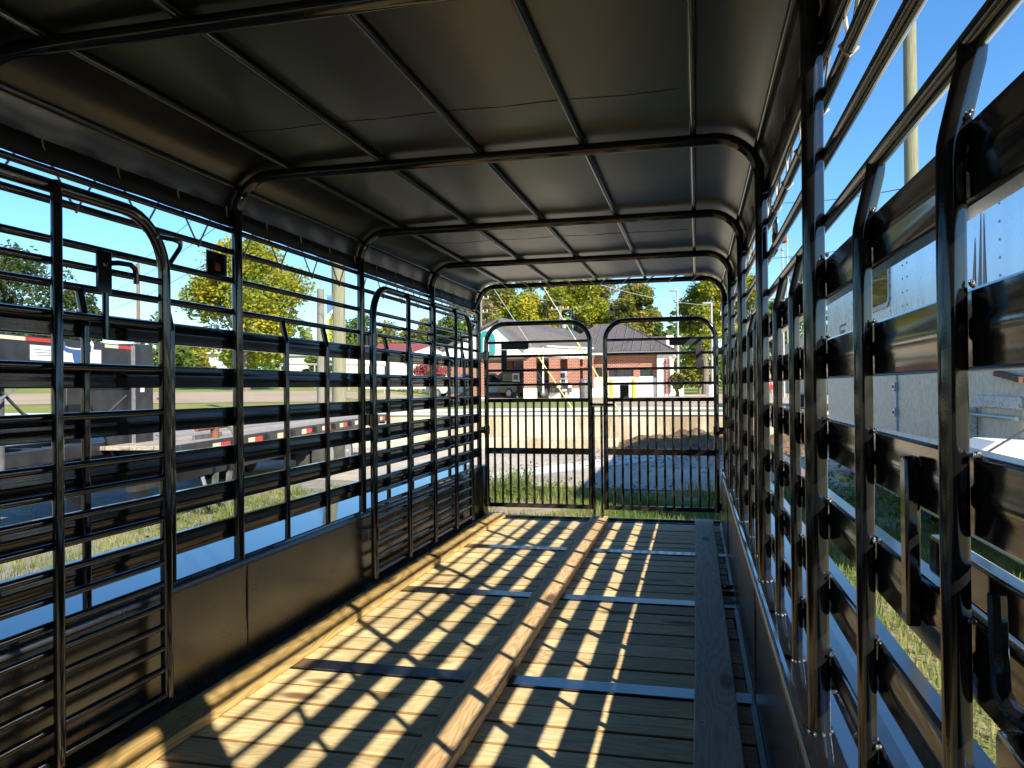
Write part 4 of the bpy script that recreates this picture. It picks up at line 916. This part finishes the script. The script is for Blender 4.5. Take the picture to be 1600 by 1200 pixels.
# ------------------------------------------------------------------ cars
def car(loc, rz, paint, label, kind='sedan'):
    z = loc[2]; o = thing('parked_car', loc, label, 'car', 'cars at the bank')
    if kind == 'suv': body = [(-2.35, .35), (-2.35, .95), (-2.15, 1.08), (2.2, .98), (2.35, .85), (2.35, .35)]; cab = [(-2.2, 1.05), (-1.95, 1.72), (.35, 1.76), (1.15, 1.02)]
    else: body = [(-2.25, .3), (-2.25, .85), (-1.6, .95), (1.2, .92), (2.2, .75), (2.3, .55), (2.3, .3)]; cab = [(-1.6, .93), (-.9, 1.42), (.3, 1.45), (1.2, .9)]
    Mx = Matrix.Translation(loc) @ Matrix.Rotation(rz, 4, 'Z')
    T = lambda x, y_, z_: Mx @ Vector((x, y_, z_))
    def pr(name, pts, w0, mat, par, w1=None, bw=.06):
        b = MB(); b.prism([T(x, -w0, z_) for x, z_ in pts], T(0, 2*w0, 0) - T(0, 0, 0)); return bevel(b.build(name, mat, par, False), bw, 3)
    pr('body', body, .9, paint, o)
    c = pr('cabin', cab, .76, paint, o, bw=.08)
    inner = [(x*.93 + .0, 1.0 + (z_ - 1.0) * .86 if z_ > 1.1 else z_ + .06) for x, z_ in cab]
    pr('side_glass', inner, .772, M['glass'], c, bw=.02)
    b = MB(); b.prism([T(cab[2][0] + .08, -.66, cab[2][1] - .05), T(cab[2][0] + .08, .66, cab[2][1] - .05), T(cab[3][0] - .05, .70, cab[3][1] + .08), T(cab[3][0] - .05, -.70, cab[3][1] + .08)], T(.05, 0, .05) - T(0, 0, 0)); b.build('windscreen', M['glass'], c, False)
    for x in (-1.4, 1.4):
        for s_ in (-1, 1):
            b = MB(); cc = T(x, s_ * .82, .34); ax = T(0, 1, 0) - T(0, 0, 0); b.wheel(cc, ax, .34, .22, 18); w_ = b.build('wheel', M['rubber'], o)
            b = MB(); b.tube([cc + ax * s_ * .09, cc + ax * s_ * .118], [.2, .2], 14); b.build('rim', M['rim'], w_)
    fx = body[-2][0] if kind == 'suv' else 2.25
    for s_ in (-1, 1):
        b = MB(); b.obox(T(fx - .02, s_ * .62, .74), T(.05, 0, 0) - T(0, 0, 0), T(0, .2, 0) - T(0, 0, 0), (0, 0, .08)); bevel(b.build('headlight', M['decal_white'], o), .02)
        b = MB(); b.obox(T(body[0][0] + .02, s_ * .72, .8), T(.04, 0, 0) - T(0, 0, 0), T(0, .12, 0) - T(0, 0, 0), (0, 0, .1)); bevel(b.build('tail_light', M['red'], o), .02)
    b = MB(); b.obox(T(fx + .01, 0, .5), T(.02, 0, 0) - T(0, 0, 0), T(0, .25, 0) - T(0, 0, 0), (0, 0, .06)); b.build('number_plate', M['decal_white'], o)
    return o
cp_b = simple('black_car_paint', (.012, .012, .014), None, 2, .12, 0, 0, coat=1); cp_w = simple('white_car_paint', (.75, .75, .76), None, 2, .2, 0, 0, coat=1); cp_r = simple('red_car_paint', (.35, .015, .02), None, 2, .15, 0, 0, coat=1)
p = on_d(835, 600, 50); car((p.x, p.y, up_z(p.x, p.y)), R(-25), cp_b, 'black SUV under the drive-through beside the nearest brick pier', 'suv')
p = on_d(762, 600, 56); car((p.x, p.y, up_z(p.x, p.y)), R(20), cp_w, 'white car parked under the drive-through at left', 'suv')
p = on_d(917, 600, 54); car((p.x, p.y, up_z(p.x, p.y)), R(-60), cp_r, 'red car behind the far brick pier of the bank')
p = on_d(715, 600, 58); car((p.x, p.y, up_z(p.x, p.y)), R(5), cp_w, 'white car parked left of the bank gable')

# ------------------------------------------------------------------ other buildings on the left
hs = thing('house', on_d(620, 600, 66), 'white house with a red roof behind the second divider gate', 'house')
D = 66; A, B_ = on_d(566, 552, D), on_d(672, 552, D); z0 = up_z(A.x, A.y) - .2
b = MB(); b.prism([(A.x, A.y, z0), (B_.x, B_.y, z0), (B_.x, B_.y, A.z), (A.x, A.y, A.z)], FW * 7); b.build('wall', M['white'], hs, False)
t1, t2 = on_d(562, 540, D + 4), on_d(655, 540, D + 4)
b = MB(); b.prism([on_d(556, 554, D - .6), on_d(690, 551, D - .6), t2 + Vector((.6, 0, 0)), t1], (0, 0, .18)); b.build('roof', M['roof_red'], hs, False)
b = MB(); b.prism([on_d(640, 553, D - 1.2), on_d(672, 541, D - 1.2), on_d(690, 550, D - 1.2), on_d(690, 553, D - 1.2)], FW * 2); b.build('porch_gable', M['white'], hs, False)
for u in (576, 600, 650):
    b = MB(); p_, q_ = on_d(u, 572, D - .05), on_d(u + 8, 590, D - .05); b.prism([(p_.x, p_.y, q_.z), (q_.x, q_.y, q_.z), (q_.x, q_.y, p_.z), (p_.x, p_.y, p_.z)], FW * .04); b.build('window', M['glass'], hs, False)
sh = thing('metal_shed', on_d(500, 600, 78), 'long white corrugated metal shed left of the wooden poles', 'shed')
D = 78
k = 0
for u in range(446, 566, 3):
    p_, q_ = on_d(u, 556, D), on_d(u + 3, 556, D); z0 = up_z(p_.x, p_.y) - .3
    b = MB(); b.prism([(p_.x, p_.y, z0), (p_.x*.75 + q_.x*.25, p_.y, z0), (p_.x*.7 + q_.x*.3, p_.y - .06, z0), (p_.x*.05 + q_.x*.95, p_.y - .06, z0), (q_.x, q_.y, z0), (q_.x, q_.y + .1, z0), (p_.x, p_.y + .1, z0)], (0, 0, p_.z - z0)); b.build('wall_sheet', M['white'], sh, False)
b = MB(); p_, q_ = on_d(444, 556, D - .4), on_d(568, 556, D - .4); b.prism([p_, q_, q_ + FW * 8 + Vector((0, 0, 1.0)), p_ + FW * 8 + Vector((0, 0, 1.0))], (0, 0, .12)); b.build('roof', M['metal_pole'], sh, False)
pf = thing('pipe_fence', on_d(480, 600, 56), 'grey pipe rail fence in front of the white shed', 'fence')
P0, P1 = on_d(438, 569, 56), on_d(600, 570, 56)
MB().tube([P0, P1], .07, 8).build('top_rail', M['metal_pole'], pf)
for t in (0, .33, .66, 1):
    p_ = P0.lerp(P1, t); MB().tube([p_, (p_.x, p_.y, up_z(p_.x, p_.y) - .1)], .06, 8).build('post', M['metal_pole'], pf)
wh = thing('house', on_d(325, 600, 82), 'small white house half hidden behind green shrubs at left', 'house')
A, B_ = on_d(322, 552, 82), on_d(346, 552, 82)
b = MB(); b.prism([(A.x, A.y, 1), (B_.x, B_.y, 1), (B_.x, B_.y, A.z), (A.x, A.y, A.z)], FW * 5); b.build('wall', M['white'], wh, False)
b = MB(); b.prism([on_d(319, 553, 81.5), on_d(349, 553, 81.5), on_d(346, 546, 85), on_d(322, 546, 85)], (0, 0, .15)); b.build('roof', M['walk'], wh, False)
# stop sign and flag on the right
p = on_d(1206, 603, 44); z_ = up_z(p.x, p.y)
st = thing('stop_sign', (p.x, p.y, z_), 'small red stop sign seen between the right wall slats', 'sign')
MB().tube([(p.x, p.y, z_ - .2), (p.x, p.y, p.z + .2)], .04, 8).build('post', M['metal_pole'], st)
b = MB(); b.prism([(p.x + .38*math.cos(R(22.5 + 45*k)), p.y - .06, p.z + .15 + .38*math.sin(R(22.5 + 45*k))) for k in range(8)], (0, .02, 0)); b.build('sign_face', M['red'], st, False)
o = link('lettering', text_mesh('STOP', .26, M['decal_white']), st, (p.x, p.y - .065, p.z + .15), (R(90), 0, 0))
for u, vt, lab in ((1225, 392, 'bare flagpole left of the striped flag'), (1232, 378, 'flagpole carrying the striped flag')):
    p = on_d(u, 600, 42); zt_ = on_d(u, vt, 42).z; z_ = up_z(p.x, p.y)
    o = thing('flagpole', (p.x, p.y, z_), lab, 'flagpole', 'flagpoles')
    MB().tube([(p.x, p.y, z_ - .2), (p.x, p.y, zt_)], [.07, .04], 10).build('shaft', M['metal_pole'], o)
    MB().ball((p.x, p.y, zt_ + .08), .1, 10, 6).build('finial', M['metal_pole'], o)
fg = thing('flag', on_d(1235, 440, 42), 'drooping red and white striped flag with blue canton', 'flag')
ft_ = on_d(1233, 400, 42)
for k in range(13):
    b = MB()
    for j in range(9):
        a = j / 8
        for e in (0, 1):
            h = 2.5 * (k + e) / 13
            b.v.append((ft_.x + .06 + a * .85 + .06 * math.sin(h * 4 + a * 6), ft_.y + .18 * math.sin(a * 9 + h * 2), ft_.z - .1 - h - a * a * 1.4))
    b.f = [(2*j, 2*j+1, 2*j+3, 2*j+2) for j in range(8)]
    s_ = b.build('stripe', M['red'] if k % 2 == 0 else M['decal_white'], fg); q_ = s_.modifiers.new('solid', 'SOLIDIFY'); q_.thickness = .01
    if k == 0: MB().box(ft_.x + .05, ft_.x + .30, ft_.y - .05, ft_.y - .03, ft_.z - 1.4, ft_.z - .1).build('canton', M['blue_decal'], fg)

# ------------------------------------------------------------------ trees
def tree(name, label, u, D, vtop, half_px, kind, seed, vbot=None, n=9000, leaf=.26, sparse=1.0, group='trees behind the street', zbase=None):
    rd = random.Random(seed)
    p = on_d(u, 600, D); z0 = up_z(p.x, p.y) if zbase is None else zbase
    zt = on_d(u, vtop, D).z; hw = half_px * D / FPX
    H_ = zt - z0; zc0 = z0 + H_ * .22 if vbot is None else on_d(u, vbot, D).z
    o = thing(name, (p.x, p.y, z0), label, 'tree', group)
    cl = []
    for k in range(26):
        t = rd.random() ** .8
        ww = hw * (math.sin(math.pi * (t * .84 + .12)) ** .65)
        a = rd.uniform(0, 6.283); rr = ww * math.sqrt(rd.random()) * .85
        cl.append((Vector((p.x + rr * math.cos(a), p.y + rr * math.sin(a) * .8, zc0 + (zt - zc0) * (.06 + t * .88))), hw * rd.uniform(.20, .42)))
    b = MB(); top = Vector((p.x, p.y, zc0 + (zt - zc0) * .6)); tr_ = max(.12, H_ * .022)
    b.tube([(p.x, p.y, z0 - .2), (p.x + rd.uniform(-.1, .1), p.y, z0 + H_ * .2), (p.x + rd.uniform(-.3, .3), p.y, z0 + H_ * .45), top], [tr_ * 1.35, tr_, tr_ * .7, tr_ * .2], 9)
    for c, r_ in cl[:18]:
        zs_ = min(c.z - .1, z0 + H_ * rd.uniform(.18, .5)); st_ = Vector((p.x, p.y, max(z0 + .3, zs_)))
        m_ = st_.lerp(c, .5) + Vector((rd.uniform(-.2, .2), rd.uniform(-.2, .2), rd.uniform(0, .3)))
        b.tube([st_, m_, c, c + (c - m_) * .35], [tr_ * .42, tr_ * .25, tr_ * .10, .012], 6)
    b.build('trunk', M['bark'], o)
    b = MB(); v, f = b.v, b.f
    for q in range(int(n * sparse)):
        c, r_ = cl[int(rd.random() * len(cl))]
        th = rd.uniform(0, 6.283); cz = rd.uniform(-1, 1); rho = r_ * (rd.random() ** .45) * (1.0 + (.25 if rd.random() < .12 else 0))
        sxy = math.sqrt(1 - cz * cz)
        P = c + Vector((rho * sxy * math.cos(th), rho * sxy * math.sin(th), rho * cz * .85))
        s_ = leaf * rd.uniform(.55, 1.25)
        d1 = Vector((rd.gauss(0, 1), rd.gauss(0, 1), rd.gauss(0, .6))).normalized(); d2 = d1.cross(Vector((rd.gauss(0, 1), rd.gauss(0, 1), rd.gauss(0, 1)))).normalized()
        i = len(v)
        v += [tuple(P - d1 * s_), tuple(P + d2 * s_ * .5), tuple(P + d1 * s_), tuple(P - d2 * s_ * .5)]; f.append((i, i+1, i+2, i+3))
    b.build('crown', LEAF[kind], o, False)
    return o
tree('oak_tree', 'dark green oak at the far left edge', 25, 62, 402, 125, 'dark', 1, n=20000, leaf=.18)
tree('oak_tree', 'dark green tree low between the first gate bars', 118, 66, 440, 40, 'dark', 21, n=5000, leaf=.22)
tree('sycamore_tree', 'yellowing sycamore left of the wooden poles', 385, 52, 382, 108, 'yellow', 2, 570, 27000, .155)
tree('shrub_tree', 'green shrubby tree under the yellowing sycamore at left', 268, 70, 535, 36, 'green', 3, 590, 4000, .2)
tree('shrub_tree', 'bright shrub beside the small white house', 305, 72, 556, 30, 'olive', 4, 590, 3500, .2)
tree('shrub_tree', 'leafy shrub right of the small white house', 365, 74, 545, 34, 'green', 5, 592, 4000, .2)
tree('shrub_tree', 'green bushes in front of the white shed', 497, 60, 556, 26, 'green', 6, 592, 2500, .18)
tree('street_tree', 'round green tree behind the tall banner pole', 556, 92, 497, 52, 'green', 7, n=8500, leaf=0.222)
tree('street_tree', 'olive tree above the red roof house', 612, 90, 508, 46, 'olive', 8, n=8500, leaf=0.222)
tree('street_tree', 'olive green tree seen through the middle of second divider gate', 655, 84, 494, 42, 'olive', 9, n=9350, leaf=0.207)
tree('street_tree', 'tall green tree left of the bank gable', 706, 82, 476, 40, 'green', 10, n=10200, leaf=0.207)
tree('street_tree', 'pale thin tree above the bank gable', 752, 84, 448, 40, 'grey', 12, n=11050, leaf=0.192)
tree('street_tree', 'grey green tree filling the left corner of gate view', 788, 88, 440, 46, 'olive', 13, n=15300, leaf=0.207)
tree('street_tree', 'big yellow green tree behind the gable roof', 842, 74, 414, 72, 'yellow', 14, n=32300, leaf=0.178)
tree('street_tree', 'yellow green tree behind the far utility pole', 902, 78, 424, 60, 'yellow', 15, n=22100, leaf=0.185)
tree('street_tree', 'bare twiggy tree between the two brown roofs', 950, 84, 436, 46, 'grey', 16, n=13600, leaf=0.178)
tree('street_tree', 'olive tree behind the hip roof', 990, 76, 444, 50, 'olive', 17, n=22100, leaf=0.178)
tree('street_tree', 'distant olive tree behind the far left utility pole', 768, 100, 452, 34, 'olive', 31, n=9000, leaf=.24)
tree('street_tree', 'distant green tree behind the bare twiggy tree', 938, 100, 448, 44, 'olive', 32, n=9000, leaf=.24)
tree('street_tree', 'distant green tree right of the hip roof ridge', 1015, 100, 478, 30, 'green', 33, n=7000, leaf=.24)
tree('street_tree', 'low green tree right of the hip roof', 1038, 84, 505, 30, 'green', 18, n=7650, leaf=0.192)
tree('street_tree', 'tall yellow tree behind the parking lot lamp post', 1102, 62, 404, 50, 'yellow', 19, n=20400, leaf=0.163)
tree('street_tree', 'yellow tree seen through the upper right wall rails', 1160, 66, 418, 46, 'yellow', 20, n=15300, leaf=0.163)
tree('street_tree', 'green tree seen low through the right wall slats', 1215, 70, 470, 46, 'green', 22, n=10200, leaf=0.178)
tree('shrub_tree', 'small shrub beside the white lamp base', 1058, 50, 584, 14, 'olive', 23, 606, 1500, .12)
tree('shrub_tree', 'round green bush at the right end of the bank', 1092, 66, 570, 30, 'olive', 24, 602, 3500, .18)
tree('shrub_tree', 'green bush seen through the drive-through lane', 782, 68, 556, 16, 'green', 25, 600, 2500, .18)
tree('crape_myrtle', 'pink flowering crape myrtle in front of the red roof house', 672, 56, 570, 28, 'pink', 26, 592, 4500, .11, group=None)
# far wood: one mass of leaves that closes the horizon
b = MB(); rd = random.Random(77)
for q in range(26000):
    u = rd.uniform(-150, 1750); D = rd.uniform(105, 150)
    hh = 7.0 + 2.5 * math.sin(u * .031) + 1.6 * math.sin(u * .083 + 1) + 1.0 * math.sin(u * .21)
    p = on_d(u, 606, D); z = 1.2 + (rd.random() ** 1.2) * hh
    s_ = rd.uniform(.35, .8); d1 = Vector((rd.gauss(0, 1), rd.gauss(0, 1), rd.gauss(0, .6))).normalized(); d2 = d1.cross(Vector((rd.gauss(0, 1), rd.gauss(0, 1), rd.gauss(0, 1)))).normalized()
    P = Vector((p.x, p.y, z)); i = len(b.v); b.v += [tuple(P - d1*s_), tuple(P + d2*s_*.6), tuple(P + d1*s_), tuple(P - d2*s_*.6)]; b.f.append((i, i+1, i+2, i+3))
fw_ = stuff(b.build('far_woods', LEAF['green'], None, False)); fw_['label'] = 'distant belt of green woods closing the horizon'; fw_['category'] = 'woods'

# ------------------------------------------------------------------ grass, weeds, leaf litter
b = MB(); rd = random.Random(5); v, f = b.v, b.f
def blade(x, y, z, h, w, lean=.5):
    a = rd.uniform(0, 6.283); dx, dy = math.cos(a), math.sin(a); l_ = h * rd.uniform(.1, lean); c = rd.uniform(0, 6.283)
    wx, wy = w * math.cos(c), w * math.sin(c); i = len(v)
    v.extend([(x - wx, y - wy, z), (x + wx, y + wy, z), (x + dx*l_*.4 + wx*.6, y + dy*l_*.4 + wy*.6, z + h*.6), (x + dx*l_*.4 - wx*.6, y + dy*l_*.4 - wy*.6, z + h*.6), (x + dx*l_, y + dy*l_, z + h)])
    f.extend([(i, i+1, i+2, i+3), (i+3, i+2, i+4)])
def patchy(x, y): return .5 + .5 * math.sin(x * 1.7 + 1.3 * math.sin(y * 1.1)) * math.sin(y * 1.3 + x * .7)
def field(x0, x1, y0, y1, dens, h0, h1, thr=.25, keep=lambda x, y: True):
    for q in range(int((x1 - x0) * (y1 - y0) * dens)):
        x, y = rd.uniform(x0, x1), rd.uniform(y0, y1)
        if patchy(x, y) * rd.uniform(.5, 1.5) < thr or not keep(x, y): continue
        h = rd.uniform(h0, h1); blade(x, y, G, h, rd.uniform(.004, .008))
field(-6.3, -2.2, 3.0, 11.5, 700, .03, .09, .30)
field(-9.0, -6.3, 3.0, 9, 120, .03, .09, .55)
field(-4.8, 1.9, 6.8, 11.4, 900, .04, .12, .2)
field(-3.9, -2.5, 9.8, 12.0, 500, .10, .40, .45)
field(-2.5, 1.5, 10.4, 11.7, 350, .06, .26, .40)
field(.55, 3.4, 1.2, 12.5, 650, .03, .10, .20)
for k in range(60):
    x, y = rd.uniform(-6.2, -4.2), rd.uniform(7.5, 11); 
    if rd.random() < .5: continue
    for q in range(14): blade(x + rd.gauss(0, .05), y + rd.gauss(0, .05), G, rd.uniform(.08, .22), .006)
gr = stuff(b.build('grass', M['grass'], None, False)); gr['label'] = 'green grass and weeds around the trailers'; gr['category'] = 'grass'
# broad-leaved weeds by the horse trailer and mulch heap at the wall
b = MB(); v, f = b.v, b.f
for k in range(900):
    x, y = rd.uniform(1.3, 3.0), rd.uniform(8.5, 12.6); z = G + rd.uniform(.02, .42); s_ = rd.uniform(.03, .07)
    d1 = Vector((rd.gauss(0, 1), rd.gauss(0, 1), rd.gauss(0, .4))).normalized(); d2 = d1.cross(Vector((0, 0, 1))).normalized(); P = Vector((x, y, z)); i = len(v)
    v += [tuple(P - d1*s_), tuple(P + d2*s_*.5), tuple(P + d1*s_), tuple(P - d2*s_*.5)]; f.append((i, i+1, i+2, i+3))
for (x0_, x1_, y0_, y1_, n_, hm) in ((-4.1, -2.4, 9.8, 12.1, 2600, .48), (-2.4, 1.6, 10.2, 11.8, 2200, .30), (-6.2, -3.0, 6.5, 11, 1200, .14)):
    for k in range(n_):
        x, y = rd.uniform(x0_, x1_), rd.uniform(y0_, y1_)
        if patchy(x * 1.7, y * 1.4) < rd.uniform(.1, .7): continue
        z = G + rd.random() ** 1.6 * hm * (.4 + .6 * patchy(x, y)); s_ = rd.uniform(.015, .04)
        d1 = Vector((rd.gauss(0, 1), rd.gauss(0, 1), rd.gauss(0, .6))).normalized(); d2 = d1.cross(Vector((rd.gauss(0, .4), 0, 1))).normalized(); P = Vector((x, y, z)); i = len(v)
        v += [tuple(P - d1*s_), tuple(P + d2*s_*.5), tuple(P + d1*s_), tuple(P - d2*s_*.5)]; f.append((i, i+1, i+2, i+3))
wk = stuff(b.build('weeds', LEAF['green'], None, False)); wk['label'] = 'broad leaved weeds in clumps beside the trailers and beyond the end gates'; wk['category'] = 'weeds'
b = MB(); NX, NYm = 60, 30
def mound(x, y):
    t = max(0, 1 - ((x - .7) / 2.9) ** 2); u_ = max(0, 1 - ((WALL_Y - y) / (1.5 + .5 * t)) ** 1.2) if y < WALL_Y else 1
    return G - .03 + .50 * (t ** .6) * u_ * (1 + .12 * math.sin(x * 5 + y * 3) + .07 * math.sin(x * 13 - y * 7))
for j in range(NYm + 1):
    for i in range(NX + 1):
        x, y = -2.3 + 6.0 * i / NX, WALL_Y - 2.2 + 2.19 * j / NYm; b.v.append((x, y, mound(x, y) + .012 * math.sin(i * 2.3 + j * 1.7)))
b.f = [(j*(NX+1)+i, j*(NX+1)+i+1, (j+1)*(NX+1)+i+1, (j+1)*(NX+1)+i) for j in range(NYm) for i in range(NX)]
tag(b.build('mulch_heap', M['litter']), 'brown heap of leaf mulch against the concrete wall', 'mulch heap')
b = MB(); v, f = b.v, b.f
for k in range(2600):
    x, y = rd.gauss(.4, 1.8), WALL_Y - abs(rd.gauss(0, 2.4)) - .05
    if y < 12: continue
    z = max(G + .016, mound(x, y) + .015) if y > WALL_Y - 2.1 else G + .016
    s_ = rd.uniform(.02, .05); a = rd.uniform(0, 6.28); d1 = Vector((math.cos(a), math.sin(a), rd.uniform(-.3, .3))) * s_; d2 = Vector((-math.sin(a), math.cos(a), rd.uniform(-.3, .3))) * s_ * .6; P = Vector((x, y, z + .012)); i = len(v)
    v += [tuple(P - d1), tuple(P + d2), tuple(P + d1), tuple(P - d2)]; f.append((i, i+1, i+2, i+3))
lv = stuff(b.build('fallen_leaves', M['litter'], None, False)); lv['label'] = 'scattered fallen leaves on the pale concrete apron'; lv['category'] = 'leaves'
